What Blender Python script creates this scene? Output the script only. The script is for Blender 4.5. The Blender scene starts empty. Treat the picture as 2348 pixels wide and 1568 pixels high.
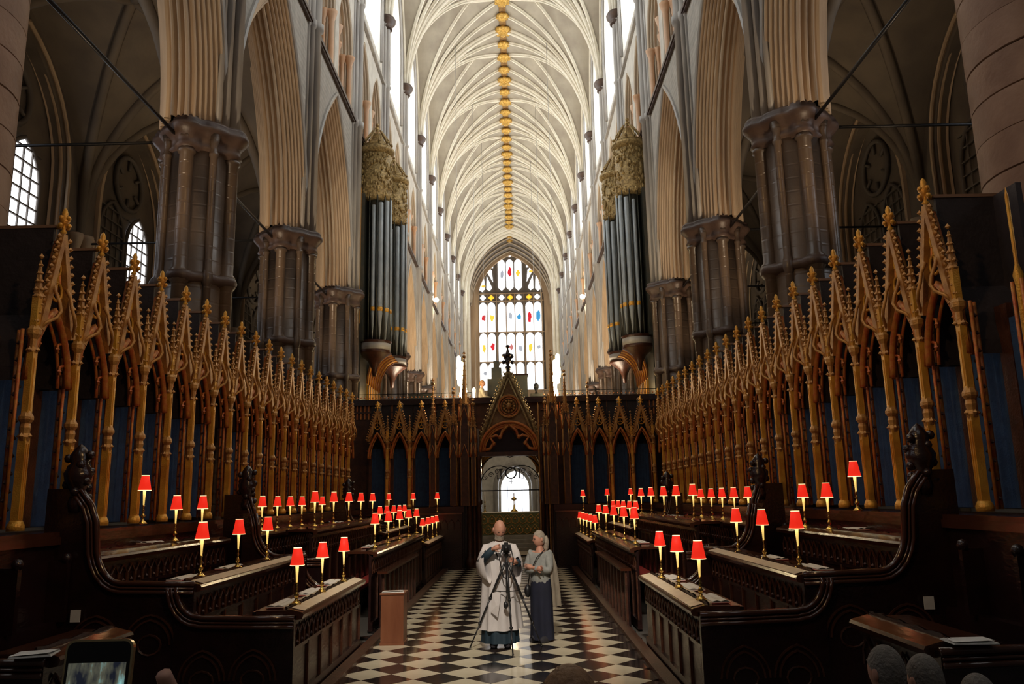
import bpy, bmesh, math, random
from mathutils import Vector, Matrix
random.seed(7)
C=bpy.context.scene.collection
PI=math.pi
# ---------------------------------------------------------------- camera
F,CX,CY=1826.0,1174.0,784.0
CAM=Vector((0.28,0.0,2.1))
fwd=Vector(((1187-CX)/F,(1142-CY)/F,1)).normalized()
up=Vector((-.022,-1,0)); up=(up-fwd*up.dot(fwd)).normalized()
rt=up.cross(fwd); rt=-rt if rt.x<0 else rt
RM=Matrix((rt,fwd,up))
def cax(v): return RM@Vector(v)
cam=bpy.data.objects.new('camera',bpy.data.cameras.new('camera')); C.objects.link(cam)
cx_,cy_,cz_=cax((1,0,0)),cax((0,-1,0)),cax((0,0,-1))
cam.matrix_world=Matrix(((cx_.x,cy_.x,cz_.x,CAM.x),(cx_.y,cy_.y,cz_.y,CAM.y),(cx_.z,cy_.z,cz_.z,CAM.z),(0,0,0,1)))
cam.data.sensor_width=36; cam.data.lens=F/2348*36; cam.data.clip_start=.05; cam.data.clip_end=300
sc=bpy.context.scene; sc.camera=cam
# ---------------------------------------------------------------- world, light, exposure
w=bpy.data.worlds.new('world'); sc.world=w; w.use_nodes=True
w.node_tree.nodes['Background'].inputs[0].default_value=(1,.93,.85,1)
w.node_tree.nodes['Background'].inputs[1].default_value=.022
sc.view_settings.view_transform='Standard'; sc.view_settings.look='None'
sc.view_settings.gamma=1; sc.view_settings.exposure=0.0; sc.view_settings.use_curve_mapping=False
def light(name,kind,loc,energy,col,size=.1,target=None,spot=None,blend=.6,parent=None,sy=None):
    l=bpy.data.lights.new(name,kind); l.energy=energy; l.color=col
    if kind=='AREA':
        l.size=size
        if sy: l.shape='RECTANGLE'; l.size_y=sy
    else: l.shadow_soft_size=size
    if spot: l.spot_size=spot; l.spot_blend=blend
    o=bpy.data.objects.new(name,l); C.objects.link(o); o.location=loc
    if target is not None:
        o.rotation_euler=(Vector(target)-Vector(loc)).to_track_quat('-Z','Y').to_euler()
    if parent: o.parent=parent
    return o
WARM=(1,.62,.28); WIN_STR=5.5
# crossing behind the camera: lantern daylight, warm lamp glow and an added spot
light('lantern_daylight','AREA',(0,-6,20),150,(1,.97,.93),8,(0,14,4))
light('added_front_spot','SPOT',(0,-1,11),7000,(1,.90,.76),.3,(0,13.2,.4),.42,.8)  # unseen spot added to brighten the people and the floor
light('crossing_floodlight','SPOT',(4.6,1.5,9),900,(1,.60,.26),.3,(-4.9,13,4.4),1.0,.8)
light('crossing_floodlight','SPOT',(-4.6,1.5,9),900,(1,.60,.26),.3,(4.9,13,4.4),1.0,.8)
for s in (-1,1):
    for y,e in ((11.5,330),(17.5,420),(23.5,420)):
        light('arcade_floodlight','SPOT',(s*6.2,y,5.6),e,(1,.74,.48),.2,(s*5.6,y+2.2,13),1.9,.9)
    light('added_organ_spot','SPOT',(s*1.0,19,11),520,(1,.88,.7),.3,(s*4.9,28.5,11.5),.7,.8)  # added to lift the organ pipes; no fitting stands there
    for y in (33,41,50,62,74):
        light('added_nave_spot','SPOT',(s*3.6,y,5),1700,(1,.80,.57),.3,(s*5.3,y+4,17),1.9,.9)  # unseen spots added to brighten the nave walls
light('added_altar_fill','POINT',(0,31.5,3.3),45,(1,.75,.42),.1)  # added light that lifts the altar frontal and passage vault
light('choir_floodlight','SPOT',(0,24.5,9.5),130,(1,.72,.42),.25,(0,15,1.5),1.5,.9)
# ---------------------------------------------------------------- materials
def mat(name,col,rough=.6,metal=0,col2=None,nscale=4,bump=0,bscale=30,emit=None,estr=0,spec=.5,coords='Object',stretch=None,kind='noise'):
    m=bpy.data.materials.new(name); m.use_nodes=True; nt=m.node_tree; b=nt.nodes['Principled BSDF']
    b.inputs['Base Color'].default_value=(*col,1); b.inputs['Roughness'].default_value=rough; b.inputs['Metallic'].default_value=metal
    b.inputs['Specular IOR Level'].default_value=spec
    tc=nt.nodes.new('ShaderNodeTexCoord'); mp=nt.nodes.new('ShaderNodeMapping'); nt.links.new(tc.outputs[coords],mp.inputs[0])
    if stretch: mp.inputs['Scale'].default_value=stretch
    if col2:
        n=nt.nodes.new('ShaderNodeTexNoise'); n.inputs['Scale'].default_value=nscale; n.inputs['Detail'].default_value=5
        nt.links.new(mp.outputs[0],n.inputs['Vector'])
        r=nt.nodes.new('ShaderNodeValToRGB'); r.color_ramp.elements[0].position=.36; r.color_ramp.elements[1].position=.66
        r.color_ramp.elements[0].color=(*col,1); r.color_ramp.elements[1].color=(*col2,1)
        nt.links.new(n.outputs['Fac'],r.inputs[0]); nt.links.new(r.outputs[0],b.inputs['Base Color'])
    if bump:
        n=nt.nodes.new('ShaderNodeTexNoise'); n.inputs['Scale'].default_value=bscale; n.inputs['Detail'].default_value=3
        nt.links.new(mp.outputs[0],n.inputs['Vector'])
        bp=nt.nodes.new('ShaderNodeBump'); bp.inputs['Strength'].default_value=bump; bp.inputs['Distance'].default_value=.02
        nt.links.new(n.outputs['Fac'],bp.inputs['Height']); nt.links.new(bp.outputs[0],b.inputs['Normal'])
    if emit: b.inputs['Emission Color'].default_value=(*emit,1); b.inputs['Emission Strength'].default_value=estr
    return m
M={}
M['vault']=mat('vault_stone',(.36,.32,.26),.8,0,(.46,.42,.34),1.2,.15,9)
M['ridge']=mat('painted_ridge_band',(.20,.10,.035),.6,0,(.36,.21,.07),6,.3,20)
M['rib']=mat('rib_stone',(.88,.84,.72),.7,0,(.78,.73,.61),2)
M['wall']=mat('pale_stone',(.72,.69,.62),.8,0,(.58,.55,.49),2,.3,14)
M['warm']=mat('warm_moulding_stone',(.66,.50,.33),.7,0,(.42,.30,.20),.8,.2,10,stretch=(1,1,.25))
M['warmpale']=mat('pale_moulding_stone',(.66,.57,.44),.7,0,(.52,.44,.34),.8,.2,10,stretch=(1,1,.25))
M['peach']=mat('peach_stone',(.62,.36,.20),.55,0,(.72,.50,.34),1.5)
M['purbeck']=mat('dark_marble',(.072,.050,.036),.34,0,(.150,.102,.068),1.6,.15,18,stretch=(1,1,.5),spec=.6)
M['purbeck2']=mat('brown_marble_cap',(.06,.036,.028),.45,0,(.11,.068,.05),3,.2,20)
M['pinkstone']=mat('pinkish_pier_stone',(.19,.105,.065),.55,0,(.27,.165,.11),1.8,.25,16)
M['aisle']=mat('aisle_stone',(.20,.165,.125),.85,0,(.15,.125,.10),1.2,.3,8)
M['greyshaft']=mat('grey_shaft',(.46,.44,.41),.45,0,(.33,.31,.29),2,.1,10,stretch=(1,1,.3))
M['gold']=mat('gilding',(.85,.47,.07),.36,.35,(.66,.30,.04),6,.35,60)
M['palegold']=mat('worn_pale_gilding',(.60,.32,.09),.42,.3,(.38,.17,.045),8,.3,60)
M['red']=mat('red_and_gold_paint',(.50,.10,.025),.38,.25,(.62,.27,.05),14,.2,60)
M['bossgold']=mat('boss_gilding',(.72,.46,.12),.4,.6,(.52,.30,.06),8,.4,30)
M['wood']=mat('dark_oak',(.026,.009,.008),.24,0,(.014,.006,.006),5,.25,26,stretch=(1,.3,1),spec=.7)
M['highlight']=mat('painted_desk_highlight',(.82,.70,.52),.35,0,(.7,.58,.42),9)  # pale colour standing in for bright highlights on the desk edges
M['rail']=mat('polished_rail_oak',(.065,.020,.010),.16,0,(.06,.02,.01),5,.1,20,stretch=(1,.3,1),spec=.9)
M['backboard']=mat('dark_canopy_board',(.030,.022,.026),.6,0,(.02,.015,.018),5,.3,20)
M['gablebrown']=mat('gilded_brown_panel',(.30,.17,.06),.5,.2,(.20,.10,.035),10,.4,40)
M['woodmid']=mat('carved_oak',(.085,.028,.012),.35,0,(.045,.015,.008),7,.4,40)
M['boxwood']=mat('reddish_box_wood',(.23,.085,.038),.4,0,(.16,.05,.02),4,.1,30,stretch=(1,1,.2))
M['blue']=mat('blue_cloth',(.022,.065,.15),.8,0,(.014,.04,.10),9,.3,50)
M['redcush']=mat('red_cushion',(.50,.014,.012),.85,0,(.38,.01,.01),8,.2,40)
M['white']=mat('white_marble_tile',(.80,.72,.54),.15,0,(.68,.60,.44),1.7,0,spec=.55)
M['black']=mat('black_marble_tile',(.012,.011,.013),.13,0,(.035,.025,.022),2.2,0,spec=.55)
M['floorgrout']=mat('floor_bedding',(.10,.09,.08),.8)
M['brass']=mat('brass',(.75,.50,.14),.2,1,None)
M['shade']=mat('red_lampshade',(.55,.012,.006),.6,emit=(1,.028,.012),estr=.75)
M['shadein']=mat('shade_lining',(.9,.75,.5),.6,emit=(1,.75,.35),estr=2.2)
M['candle']=mat('candle_tube',(.95,.86,.58),.5,emit=(1,.66,.16),estr=.8)
M['paper']=mat('paper',(.78,.76,.72),.8,0,(.70,.68,.64),12)
M['iron']=mat('black_iron',(.02,.02,.022),.4,.6)
M['pipe']=mat('organ_pipe_metal',(.36,.40,.43),.45,.2,(.28,.32,.35),3)
M['case']=mat('dark_green_case',(.030,.036,.034),.4,0,(.055,.05,.035),6,.3,40)
M['carve']=mat('gilded_carving',(.58,.42,.18),.45,.3,(.22,.15,.06),14,.8,30)
M['pane']=mat('window_glass_lit',(.8,.8,.8),.3,emit=(.92,.96,1),estr=WIN_STR)
M['paneaisle']=mat('aisle_glass_lit',(.8,.8,.8),.3,emit=(.90,.93,1),estr=3.0)
M['panewest']=mat('west_glass_lit',(.8,.8,.8),.3,0,emit=(.93,.96,1),estr=2.6)
for n,c,e in (('gred',(.75,.02,.04),.55),('gblue',(.05,.35,.75),.6),('gyel',(.95,.62,.06),.8),('ggrey',(.45,.5,.6),.6),('gpink',(.6,.2,.2),.6)):
    M[n]=mat('stained_glass_'+n[1:],c,.3,emit=c,estr=e)
M['lead']=mat('dark_tracery',(.16,.14,.12),.8)
M['tube']=mat('lamp_tube_lit',(1,.9,.7),.3,emit=(1,.80,.45),estr=26)
M['skin']=mat('skin',(.52,.27,.19),.55,0,(.46,.22,.15),9)
M['surplice']=mat('white_surplice_linen',(.60,.565,.56),.8,0,(.53,.50,.50),5,.2,12)
M['cassock']=mat('dark_blue_cassock',(.010,.028,.045),.7)
M['greyknit']=mat('pale_grey_knit',(.30,.31,.30),.85,0,(.25,.26,.25),20,.3,60)
M['navy']=mat('navy_trousers',(.007,.009,.022),.85,0,(.010,.012,.032),6)
M['hairdull']=mat('dull_grey_hair',(.16,.14,.12),.85,0,(.22,.19,.16),30,.6,60)
M['hairgrey']=mat('grey_hair',(.26,.22,.17),.7,0,(.36,.31,.25),30,.5,50)
M['hairbrown']=mat('brown_hair',(.20,.095,.035),.6,0,(.30,.15,.06),30,.5,60)
M['beige']=mat('beige_wrap',(.34,.29,.22),.85,0,(.26,.22,.17),7,.2,20)
M['blackcl']=mat('black_plastic',(.012,.012,.014),.4)
M['darkcl']=mat('dark_clothing',(.03,.028,.035),.85)
M['altar']=mat('green_gold_brocade',(.045,.07,.03),.7,0,(.16,.15,.06),22,.3,40)
M['phonegold']=mat('phone_gold_rim',(.7,.55,.3),.25,.9)
M['trimstone']=mat('grey_step_stone',(.26,.25,.24),.7,0,(.2,.19,.18),5,.2,20)
M['slab']=mat('nave_floor_slab',(.42,.36,.27),.3,0,(.32,.27,.2),1.5)
# coursing for piers: fine horizontal joints as relief
def add_courses(m,scale):
    nt=m.node_tree; b=nt.nodes['Principled BSDF']
    tc=nt.nodes.new('ShaderNodeTexCoord'); br=nt.nodes.new('ShaderNodeTexWave'); br.bands_direction='Z'; br.inputs['Scale'].default_value=scale; br.inputs['Distortion'].default_value=.3
    nt.links.new(tc.outputs['Object'],br.inputs['Vector'])
    r=nt.nodes.new('ShaderNodeValToRGB'); r.color_ramp.elements[0].position=0; r.color_ramp.elements[1].position=.08
    nt.links.new(br.outputs['Fac'],r.inputs[0])
    bp=nt.nodes.new('ShaderNodeBump'); bp.inputs['Strength'].default_value=.25; bp.inputs['Distance'].default_value=.02
    nt.links.new(r.outputs[0],bp.inputs['Height'])
    if b.inputs['Normal'].links: nt.links.new(b.inputs['Normal'].links[0].from_socket,bp.inputs['Normal'])
    nt.links.new(bp.outputs[0],b.inputs['Normal'])
add_courses(M['purbeck'],1.2)
def add_diaper(m,scale):
    nt=m.node_tree; b=nt.nodes['Principled BSDF']
    tc=nt.nodes.new('ShaderNodeTexCoord'); v=nt.nodes.new('ShaderNodeTexVoronoi'); v.inputs['Scale'].default_value=scale; v.inputs['Randomness'].default_value=.15
    nt.links.new(tc.outputs['Object'],v.inputs['Vector'])
    bp=nt.nodes.new('ShaderNodeBump'); bp.inputs['Strength'].default_value=.8; bp.inputs['Distance'].default_value=.03
    nt.links.new(v.outputs['Distance'],bp.inputs['Height']); nt.links.new(bp.outputs[0],b.inputs['Normal'])
M['diaper']=mat('diapered_spandrel_stone',(.50,.47,.42),.8,0,(.40,.38,.34),3); add_diaper(M['diaper'],6)
# ---------------------------------------------------------------- mesh builder
class MB:
    def __init__(s): s.v=[]; s.f=[]; s.sm=[]
    def add(s,vs,fs,smooth=False):
        o=len(s.v); s.v+=[tuple(p) for p in vs]; s.f+=[tuple(i+o for i in f) for f in fs]; s.sm+=[smooth]*len(fs); return s
    def box(s,x0,x1,y0,y1,z0,z1):
        return s.add([(x0,y0,z0),(x1,y0,z0),(x1,y1,z0),(x0,y1,z0),(x0,y0,z1),(x1,y0,z1),(x1,y1,z1),(x0,y1,z1)],
            [(0,3,2,1),(4,5,6,7),(0,1,5,4),(1,2,6,5),(2,3,7,6),(3,0,4,7)])
    def tube(s,pts,r,n=8,caps=True,closed=False):
        pts=[Vector(p) for p in pts]; m=len(pts); rs=r if hasattr(r,'__len__') else [r]*m
        vs=[]; fs=[]; pu=None
        for i,p in enumerate(pts):
            if closed: t=(pts[(i+1)%m]-pts[i-1]).normalized()
            else: t=(pts[min(i+1,m-1)]-pts[max(i-1,0)]).normalized()
            if pu is None: pu=t.orthogonal().normalized()
            pu=(pu-t*pu.dot(t)); pu=pu.normalized() if pu.length>1e-6 else t.orthogonal().normalized()
            w_=t.cross(pu)
            for k in range(n):
                a=2*PI*k/n; vs.append(p+(pu*math.cos(a)+w_*math.sin(a))*rs[i])
        for i in range(m if closed else m-1):
            j=(i+1)%m
            for k in range(n): fs.append((i*n+k,i*n+(k+1)%n,j*n+(k+1)%n,j*n+k))
        if caps and not closed: fs.append(tuple(range(n-1,-1,-1))); fs.append(tuple((m-1)*n+k for k in range(n)))
        return s.add(vs,fs,n>4)
    def bar(s,a,b,w1,w2=None):   # square bar
        return s.tube([a,b],(w1*.7071),4)
    def lathe(s,prof,c=(0,0,0),n=12,a0=0,a1=2*PI,smooth=True,sx=1,sy=1,caps=True):
        full=abs(a1-a0-2*PI)<1e-6; k=n if full else n+1; vs=[]; fs=[]
        for (r,z) in prof:
            for i in range(k):
                a=a0+(a1-a0)*i/n; vs.append((c[0]+r*math.cos(a)*sx,c[1]+r*math.sin(a)*sy,c[2]+z))
        for j in range(len(prof)-1):
            for i in range(n):
                i2=(i+1)%k; fs.append((j*k+i,j*k+i2,(j+1)*k+i2,(j+1)*k+i))
        if full and caps:
            if prof[0][0]>1e-4: fs.append(tuple(range(k-1,-1,-1)))
            if prof[-1][0]>1e-4: fs.append(tuple((len(prof)-1)*k+i for i in range(k)))
        return s.add(vs,fs,smooth)
    def ball(s,c,r,n=8,sx=1,sy=1,sz=1):
        m=max(4,n//2+1); return s.lathe([(r*math.sin(PI*j/m),-r*sz*math.cos(PI*j/m)) for j in range(m+1)],c,n,sx=sx,sy=sy)
    def leaf(s,c,r):      # crocket: squashed octahedron
        x,y,z=c; return s.add([(x+r,y,z),(x-r,y,z),(x,y+r,z),(x,y-r,z),(x,y,z+r*1.2),(x,y,z-r*.7)],[(0,2,4),(2,1,4),(1,3,4),(3,0,4),(2,0,5),(1,2,5),(3,1,5),(0,3,5)])
    def prism(s,pts,axis,d0,d1):   # polygon pts in the plane normal to axis ('x': (y,z); 'y': (x,z); 'z': (x,y))
        def P(p,d): return (d,p[0],p[1]) if axis=='x' else ((p[0],d,p[1]) if axis=='y' else (p[0],p[1],d))
        n=len(pts); return s.add([P(p,d0) for p in pts]+[P(p,d1) for p in pts],
            [tuple(range(n-1,-1,-1)),tuple(range(n,2*n))]+[(i,(i+1)%n,n+(i+1)%n,n+i) for i in range(n)])
    def grid(s,rows,smooth=True,closed=False):
        n=len(rows[0]); m=len(rows); vs=[p for r in rows for p in r]; fs=[]
        for j in range(m-1):
            for i in range(n if closed else n-1): fs.append((j*n+i,j*n+(i+1)%n,(j+1)*n+(i+1)%n,(j+1)*n+i))
        return s.add(vs,fs,smooth)
    def mesh(s,name,m):
        me=bpy.data.meshes.new(name); me.from_pydata(s.v,[],s.f); me.polygons.foreach_set('use_smooth',s.sm)
        if m: me.materials.append(M[m] if isinstance(m,str) else m)
        bm=bmesh.new(); bm.from_mesh(me); bmesh.ops.recalc_face_normals(bm,faces=bm.faces); bm.to_mesh(me); bm.free()
        me.update(); return me
    def obj(s,name,m,parent=None,loc=(0,0,0),rz=0): return place(s.mesh(name,m),name,parent,loc,rz)
def place(me,name,parent=None,loc=(0,0,0),rz=0,scale=None,kind=None):
    o=bpy.data.objects.new(name,me); C.objects.link(o); o.location=loc; o.rotation_euler=(0,0,rz)
    if scale: o.scale=scale
    if parent: o.parent=parent
    if kind: o['kind']=kind
    return o
def empty(name,loc=(0,0,0),rz=0,parent=None,kind=None):
    return place(None,name,parent,loc,rz,kind=kind)
def thing(name,label,cat,loc=(0,0,0),rz=0,group=None):
    o=empty(name,loc,rz); tag(o,label,cat,group); return o
def tag(o,label,cat,group=None):
    o['label']=label; o['category']=cat
    if group: o['group']=group
    return o
def dup(root,loc,rz,label,group=None):
    r=root.copy(); C.objects.link(r); r.location=loc; r.rotation_euler=(0,0,rz); r['label']=label
    if group: r['group']=group
    for ch in list(root.children):
        c=ch.copy(); C.objects.link(c); c.parent=r
        for g in list(ch.children):
            d=g.copy(); C.objects.link(d); d.parent=c
    return r
ORD=['first','second','third','fourth','fifth','sixth','seventh','eighth','ninth','tenth','eleventh','twelfth','thirteenth','fourteenth','fifteenth','sixteenth','seventeenth','eighteenth','nineteenth','twentieth','twenty-first','twenty-second','twenty-third','twenty-fourth']
SIDE={-1:'left',1:'right'}
def ry(s): return 0 if s>0 else PI      # modules point +x away from the nave axis
def pt_arch(a,H,zs,yc=0,t=0,n=12):
    """pointed arch outline, left foot to right foot, offset t inwards"""
    c=(a*a+H*H)/(2*a); r=c-t; k=c-a; th=math.acos(max(-1,min(1,k/r))); L=[]
    for i in range(n+1):
        q=th*i/n; L.append((k-r*math.cos(q),zs+r*math.sin(q)))
    return [(yc+y,z) for y,z in L]+[(yc-y,z) for y,z in reversed(L[:-1])]
def sweep_arch(mb,a,H,zs,prof,yc=0,n=12,foot=0):
    """prof: list of (x, t)"""
    rows=[]
    for (x,t) in prof:
        L=pt_arch(a,H,zs,yc,t,n)
        if foot: L=[(L[0][0],zs-foot)]+L+[(L[-1][0],zs-foot)]
        rows.append([(x,y,z) for y,z in L])
    return mb.grid(rows,False)
def roll_profile(p0,p1,n,amp=.5,k=4):
    """n convex rolls along the line p0..p1"""
    dx,dt=p1[0]-p0[0],p1[1]-p0[1]; L=math.hypot(dx,dt); nx,nt=-dt/L,dx/L; w_=L/n; out=[]
    for i in range(n):
        for j in range(k+1):
            a=PI*j/k; u=(i+.32-.30*math.cos(a))/n; h=math.sin(a)*w_*amp
            out.append((p0[0]+dx*u+nx*h,p0[1]+dt*u+nt*h))
        u=(i+.82)/n; h=-w_*.45; out.append((p0[0]+dx*u+nx*h,p0[1]+dt*u+nt*h))
    return out
def wall_panel(mb,y0,y1,z0,z1,ops,x=0,depth=0,n=12):
    """wall face in the plane x with pointed openings ops=[(yc,a,spring,H,z_bottom)], jambs run depth into +x"""
    ops=sorted(ops); y=y0
    for (yc,a,zs,H,zb) in ops:
        mb.add([(x,y,z0),(x,yc-a,z0),(x,yc-a,z1),(x,y,z1)],[(0,1,2,3)])
        if zb>z0: mb.add([(x,yc-a,z0),(x,yc+a,z0),(x,yc+a,zb),(x,yc-a,zb)],[(0,1,2,3)])
        L=pt_arch(a,H,zs,yc,0,n)
        for p,q in zip(L,L[1:]): mb.add([(x,p[0],p[1]),(x,q[0],q[1]),(x,q[0],z1),(x,p[0],z1)],[(0,1,2,3)])
        if depth:
            LL=[(yc-a,zb)]+L+[(yc+a,zb)]
            for p,q in zip(LL,LL[1:]): mb.add([(x,p[0],p[1]),(x,q[0],q[1]),(x+depth,q[0],q[1]),(x+depth,p[0],p[1])],[(0,1,2,3)])
        y=yc+a
    mb.add([(x,y,z0),(x,y1,z0),(x,y1,z1),(x,y,z1)],[(0,1,2,3)])
    return mb
# ---------------------------------------------------------------- setting: walls, piers, vault
BAY=6.05; Y0=8.5; WX=5.3
def pier_y(k): return Y0+BAY*k
ceiling=empty('ceiling',kind='structure')
WALL={s:empty('wall_'+SIDE[s],kind='structure') for s in (-1,1)}
# pier
def shaft_ring(R,n,r,z0,z1,off=0,exclude=()):
    mb=MB()
    return mb
cores=MB().lathe([(.58,0),(.58,9.0)],n=24).mesh('pier',"purbeck")
ang=[PI*.25*i for i in range(8)]
def one_shaft(a,R,r,z0,z1):
    c=(R*math.cos(a),R*math.sin(a),0)
    return MB().lathe([(r*1.5,z0),(r*1.5,z0+.12),(r*1.15,z0+.2),(r,z0+.28),(r,6.05),(r*1.35,6.1),(r*1.45,6.2),(r*1.35,6.3),(r,6.36),(r,z1-.45),(r*1.3,z1-.42),(r*1.3,z1-.36),(r,z1-.33),(r*1.05,z1-.2),(r*1.7,z1)],c,10)
sh=[one_shaft(a,.62,.13 if i%2==0 else .07,0,9.0) for i,a in enumerate(ang)]
shaft_me=[m.mesh('shaft','purbeck') for m in sh]
def lobed(prof,R0,amp,n=48,ph=0):
    mb=MB(); rows=[]
    for dr,z in prof:
        rows.append([((R0+amp*max(0,math.cos(4*t+ph))**.7+dr)*math.cos(t),(R0+amp*max(0,math.cos(4*t+ph))**.7+dr)*math.sin(t),z) for t in [2*PI*i/n for i in range(n)]])
    mb.grid(rows,True,True); return mb
cap_me=lobed([(-.12,8.62),(-.1,8.66),(-.02,8.7),(-.06,8.78),(-.05,8.88),(.04,8.98),(.1,9.05),(.1,9.12),(.04,9.15),(.06,9.2),(.02,9.26),(-.3,9.28)],.66,.17).mesh('capital','purbeck2')
ring_me=lobed([(-.14,6.08),(.0,6.12),(.03,6.2),(.0,6.28),(-.14,6.32)],.63,.17).mesh('shaft_ring','purbeck2')
base_me=lobed([(.25,0),(.25,.3),(.15,.36),(.18,.42),(.0,.55)],.64,.17).mesh('pier_base','purbeck')
for s in (-1,1):
    for k in range(1,13):
        y=pier_y(k)
        p=place(cores,'pier',WALL[s],(s*5.78,y,0),ry(s))
        for me in shaft_me: place(me,'shaft',p)
        place(cap_me,'capital',p); place(ring_me,'shaft_ring',p); place(base_me,'pier_base',p)
# near crossing piers of coursed round drums
dm=MB().lathe([(.94,0),(.96,.008)],n=40,smooth=False,caps=False).lathe([(.96,.008),(.96,.452)],n=40,caps=False).lathe([(.96,.452),(.94,.46),(.0,.46)],n=40,smooth=False,caps=False).mesh('stone_drum','pinkstone')
for s in (-1,1):
    root=empty('crossing_pier',(s*6.56,8.5,0),parent=WALL[s]); root.location.x=s*(6.70 if s>0 else 6.55)
    for i in range(34):
        place(dm,'stone_drum',root,(0,0,i*.462+random.uniform(-.008,.008)),random.random()*6)
# arcade bay module
am=MB()
a0_,H0_,zs_=2.78,5.75,9.2
prof=[(-.02,0)]+roll_profile((.0,.0),(.38,.60),6)+roll_profile((.38,.62),(.77,.62),3)+roll_profile((.77,.60),(1.15,.0),5)+[(1.17,0)]
sweep_arch(am,a0_,H0_,zs_,prof)
arch_me=am.mesh('arch_moulding','warm')
hood=MB(); sweep_arch(hood,a0_+.1,H0_+.12,zs_,[(0,0),(-.06,.0),(-.09,.05),(-.06,.1),(0,.1)]); hood_me=hood.mesh('hood_mould','greyshaft')
sp=MB(); wall_panel(sp,-3.025,3.025,9.2,15.4,[(0,a0_,zs_,H0_,9.2)]); sp_me=sp.mesh('spandrel','diaper')
sb=MB(); wall_panel(sb,-3.025,3.025,9.2,15.4,[(0,a0_,zs_,H0_,9.2)],x=1.15); sb_me=sb.mesh('aisle_side_wall','aisle')
# string courses
st=MB().box(-.13,.02,-3.03,3.03,15.38,15.5).box(-.09,.02,-3.03,3.03,15.32,15.38); st_me=st.mesh('string_course','purbeck2')
st2=MB().box(-.12,.02,-3.03,3.03,20.15,20.27); st2_me=st2.mesh('string_course','greyshaft')
# triforium
TR=MB()
ops=[(-1.38,1.12,17.75,2.0,15.5),(1.38,1.12,17.75,2.0,15.5)]
wall_panel(TR,-3.025,3.025,15.5,20.2,ops,0,.12); tr_me=TR.mesh('triforium_wall','wall')
trm=MB()
for yc in (-1.38,1.38):
    sweep_arch(trm,1.12,2.0,17.75,[(0,0)]+roll_profile((.03,.02),(.3,.24),3)+[(.34,.26),(.5,.26)],yc,8,foot=2.25)
trm_me=trm.mesh('triforium_moulding','warmpale')
tri=MB()
for yc in (-1.38,1.38):
    wall_panel(tri,yc-.9,yc+.9,17.3,19.9,[(yc-.43,.33,17.5,.85,17.3),(yc+.43,.33,17.5,.85,17.3)],.42,.16,6)
    tri.tube([(.40,yc+.3*math.cos(q),18.72+.3*math.sin(q)) for q in [2*PI*i/14 for i in range(14)]],.06,5,closed=True)
tri_me=tri.mesh('triforium_tracery','peach')
trs=MB()
for yc in (-1.38,1.38):
    for dy,r in ((-.98,.09),(0,.08),(.98,.09),(-.84,.06),(.84,.06)):
        trs.lathe([(r*1.8,15.5),(r*1.8,15.62),(r,15.72),(r,17.2),(r*1.2,17.25),(r*1.1,17.35),(r*2.1,17.6),(r*2.2,17.7)],(.32 if abs(dy)<.9 else .1,yc+dy,0),8)
trs_me=trs.mesh('triforium_shafts','peach')
trb=MB().add([(1.3,-3.03,15.5),(1.3,3.03,15.5),(1.3,3.03,20.2),(1.3,-3.03,20.2)],[(0,1,2,3)]).add([(0,-3.03,15.5),(0,3.03,15.5),(1.3,3.03,15.5),(1.3,-3.03,15.5)],[(0,1,2,3)]); trb_me=trb.mesh('triforium_back','warmpale')
# clerestory
CL=MB(); wall_panel(CL,-3.025,3.025,20.2,31.2,[(0,1.95,24.2,4.3,20.9)],0,1.5,12); cl_me=CL.mesh('clerestory_wall','wall')
pane=MB().prism([(-1.95,20.9)]+pt_arch(1.95,4.3,24.2,0,0,10)+[(1.95,20.9)],'x',1.46,1.50); pane_me=pane.mesh('pane','pane')
mu=MB().box(.5,.66,-.07,.07,20.9,26.5)
sweep_arch(mu,1.9,4.2,24.2,[(.5,0),(.45,.05),(.5,.12),(.66,.12)],0,10,foot=3.3)
for yc in (-.95,.95): sweep_arch(mu,.93,1.9,24.2,[(.5,0),(.46,.04),(.5,.09),(.66,.09)],yc,8)
for z in (21.7,22.6,23.5,24.4): mu.box(.6,.65,-1.9,1.9,z,z+.03)
mu.v=[(a+.8,b,c) for a,b,c in mu.v]; mu_me=mu.mesh('mullion','wall')
clm=MB(); 
for r,x in ((.09,-.05),(.07,.12)): clm.tube([(x,y,z) for y,z in [(-2.1-x,20.9)]+pt_arch(2.1+x*0,4.6,24.2,0,0,10)+[(2.1+x,20.9)]],r,6)
clm_me=clm.mesh('window_shaft','greyshaft')
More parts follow.
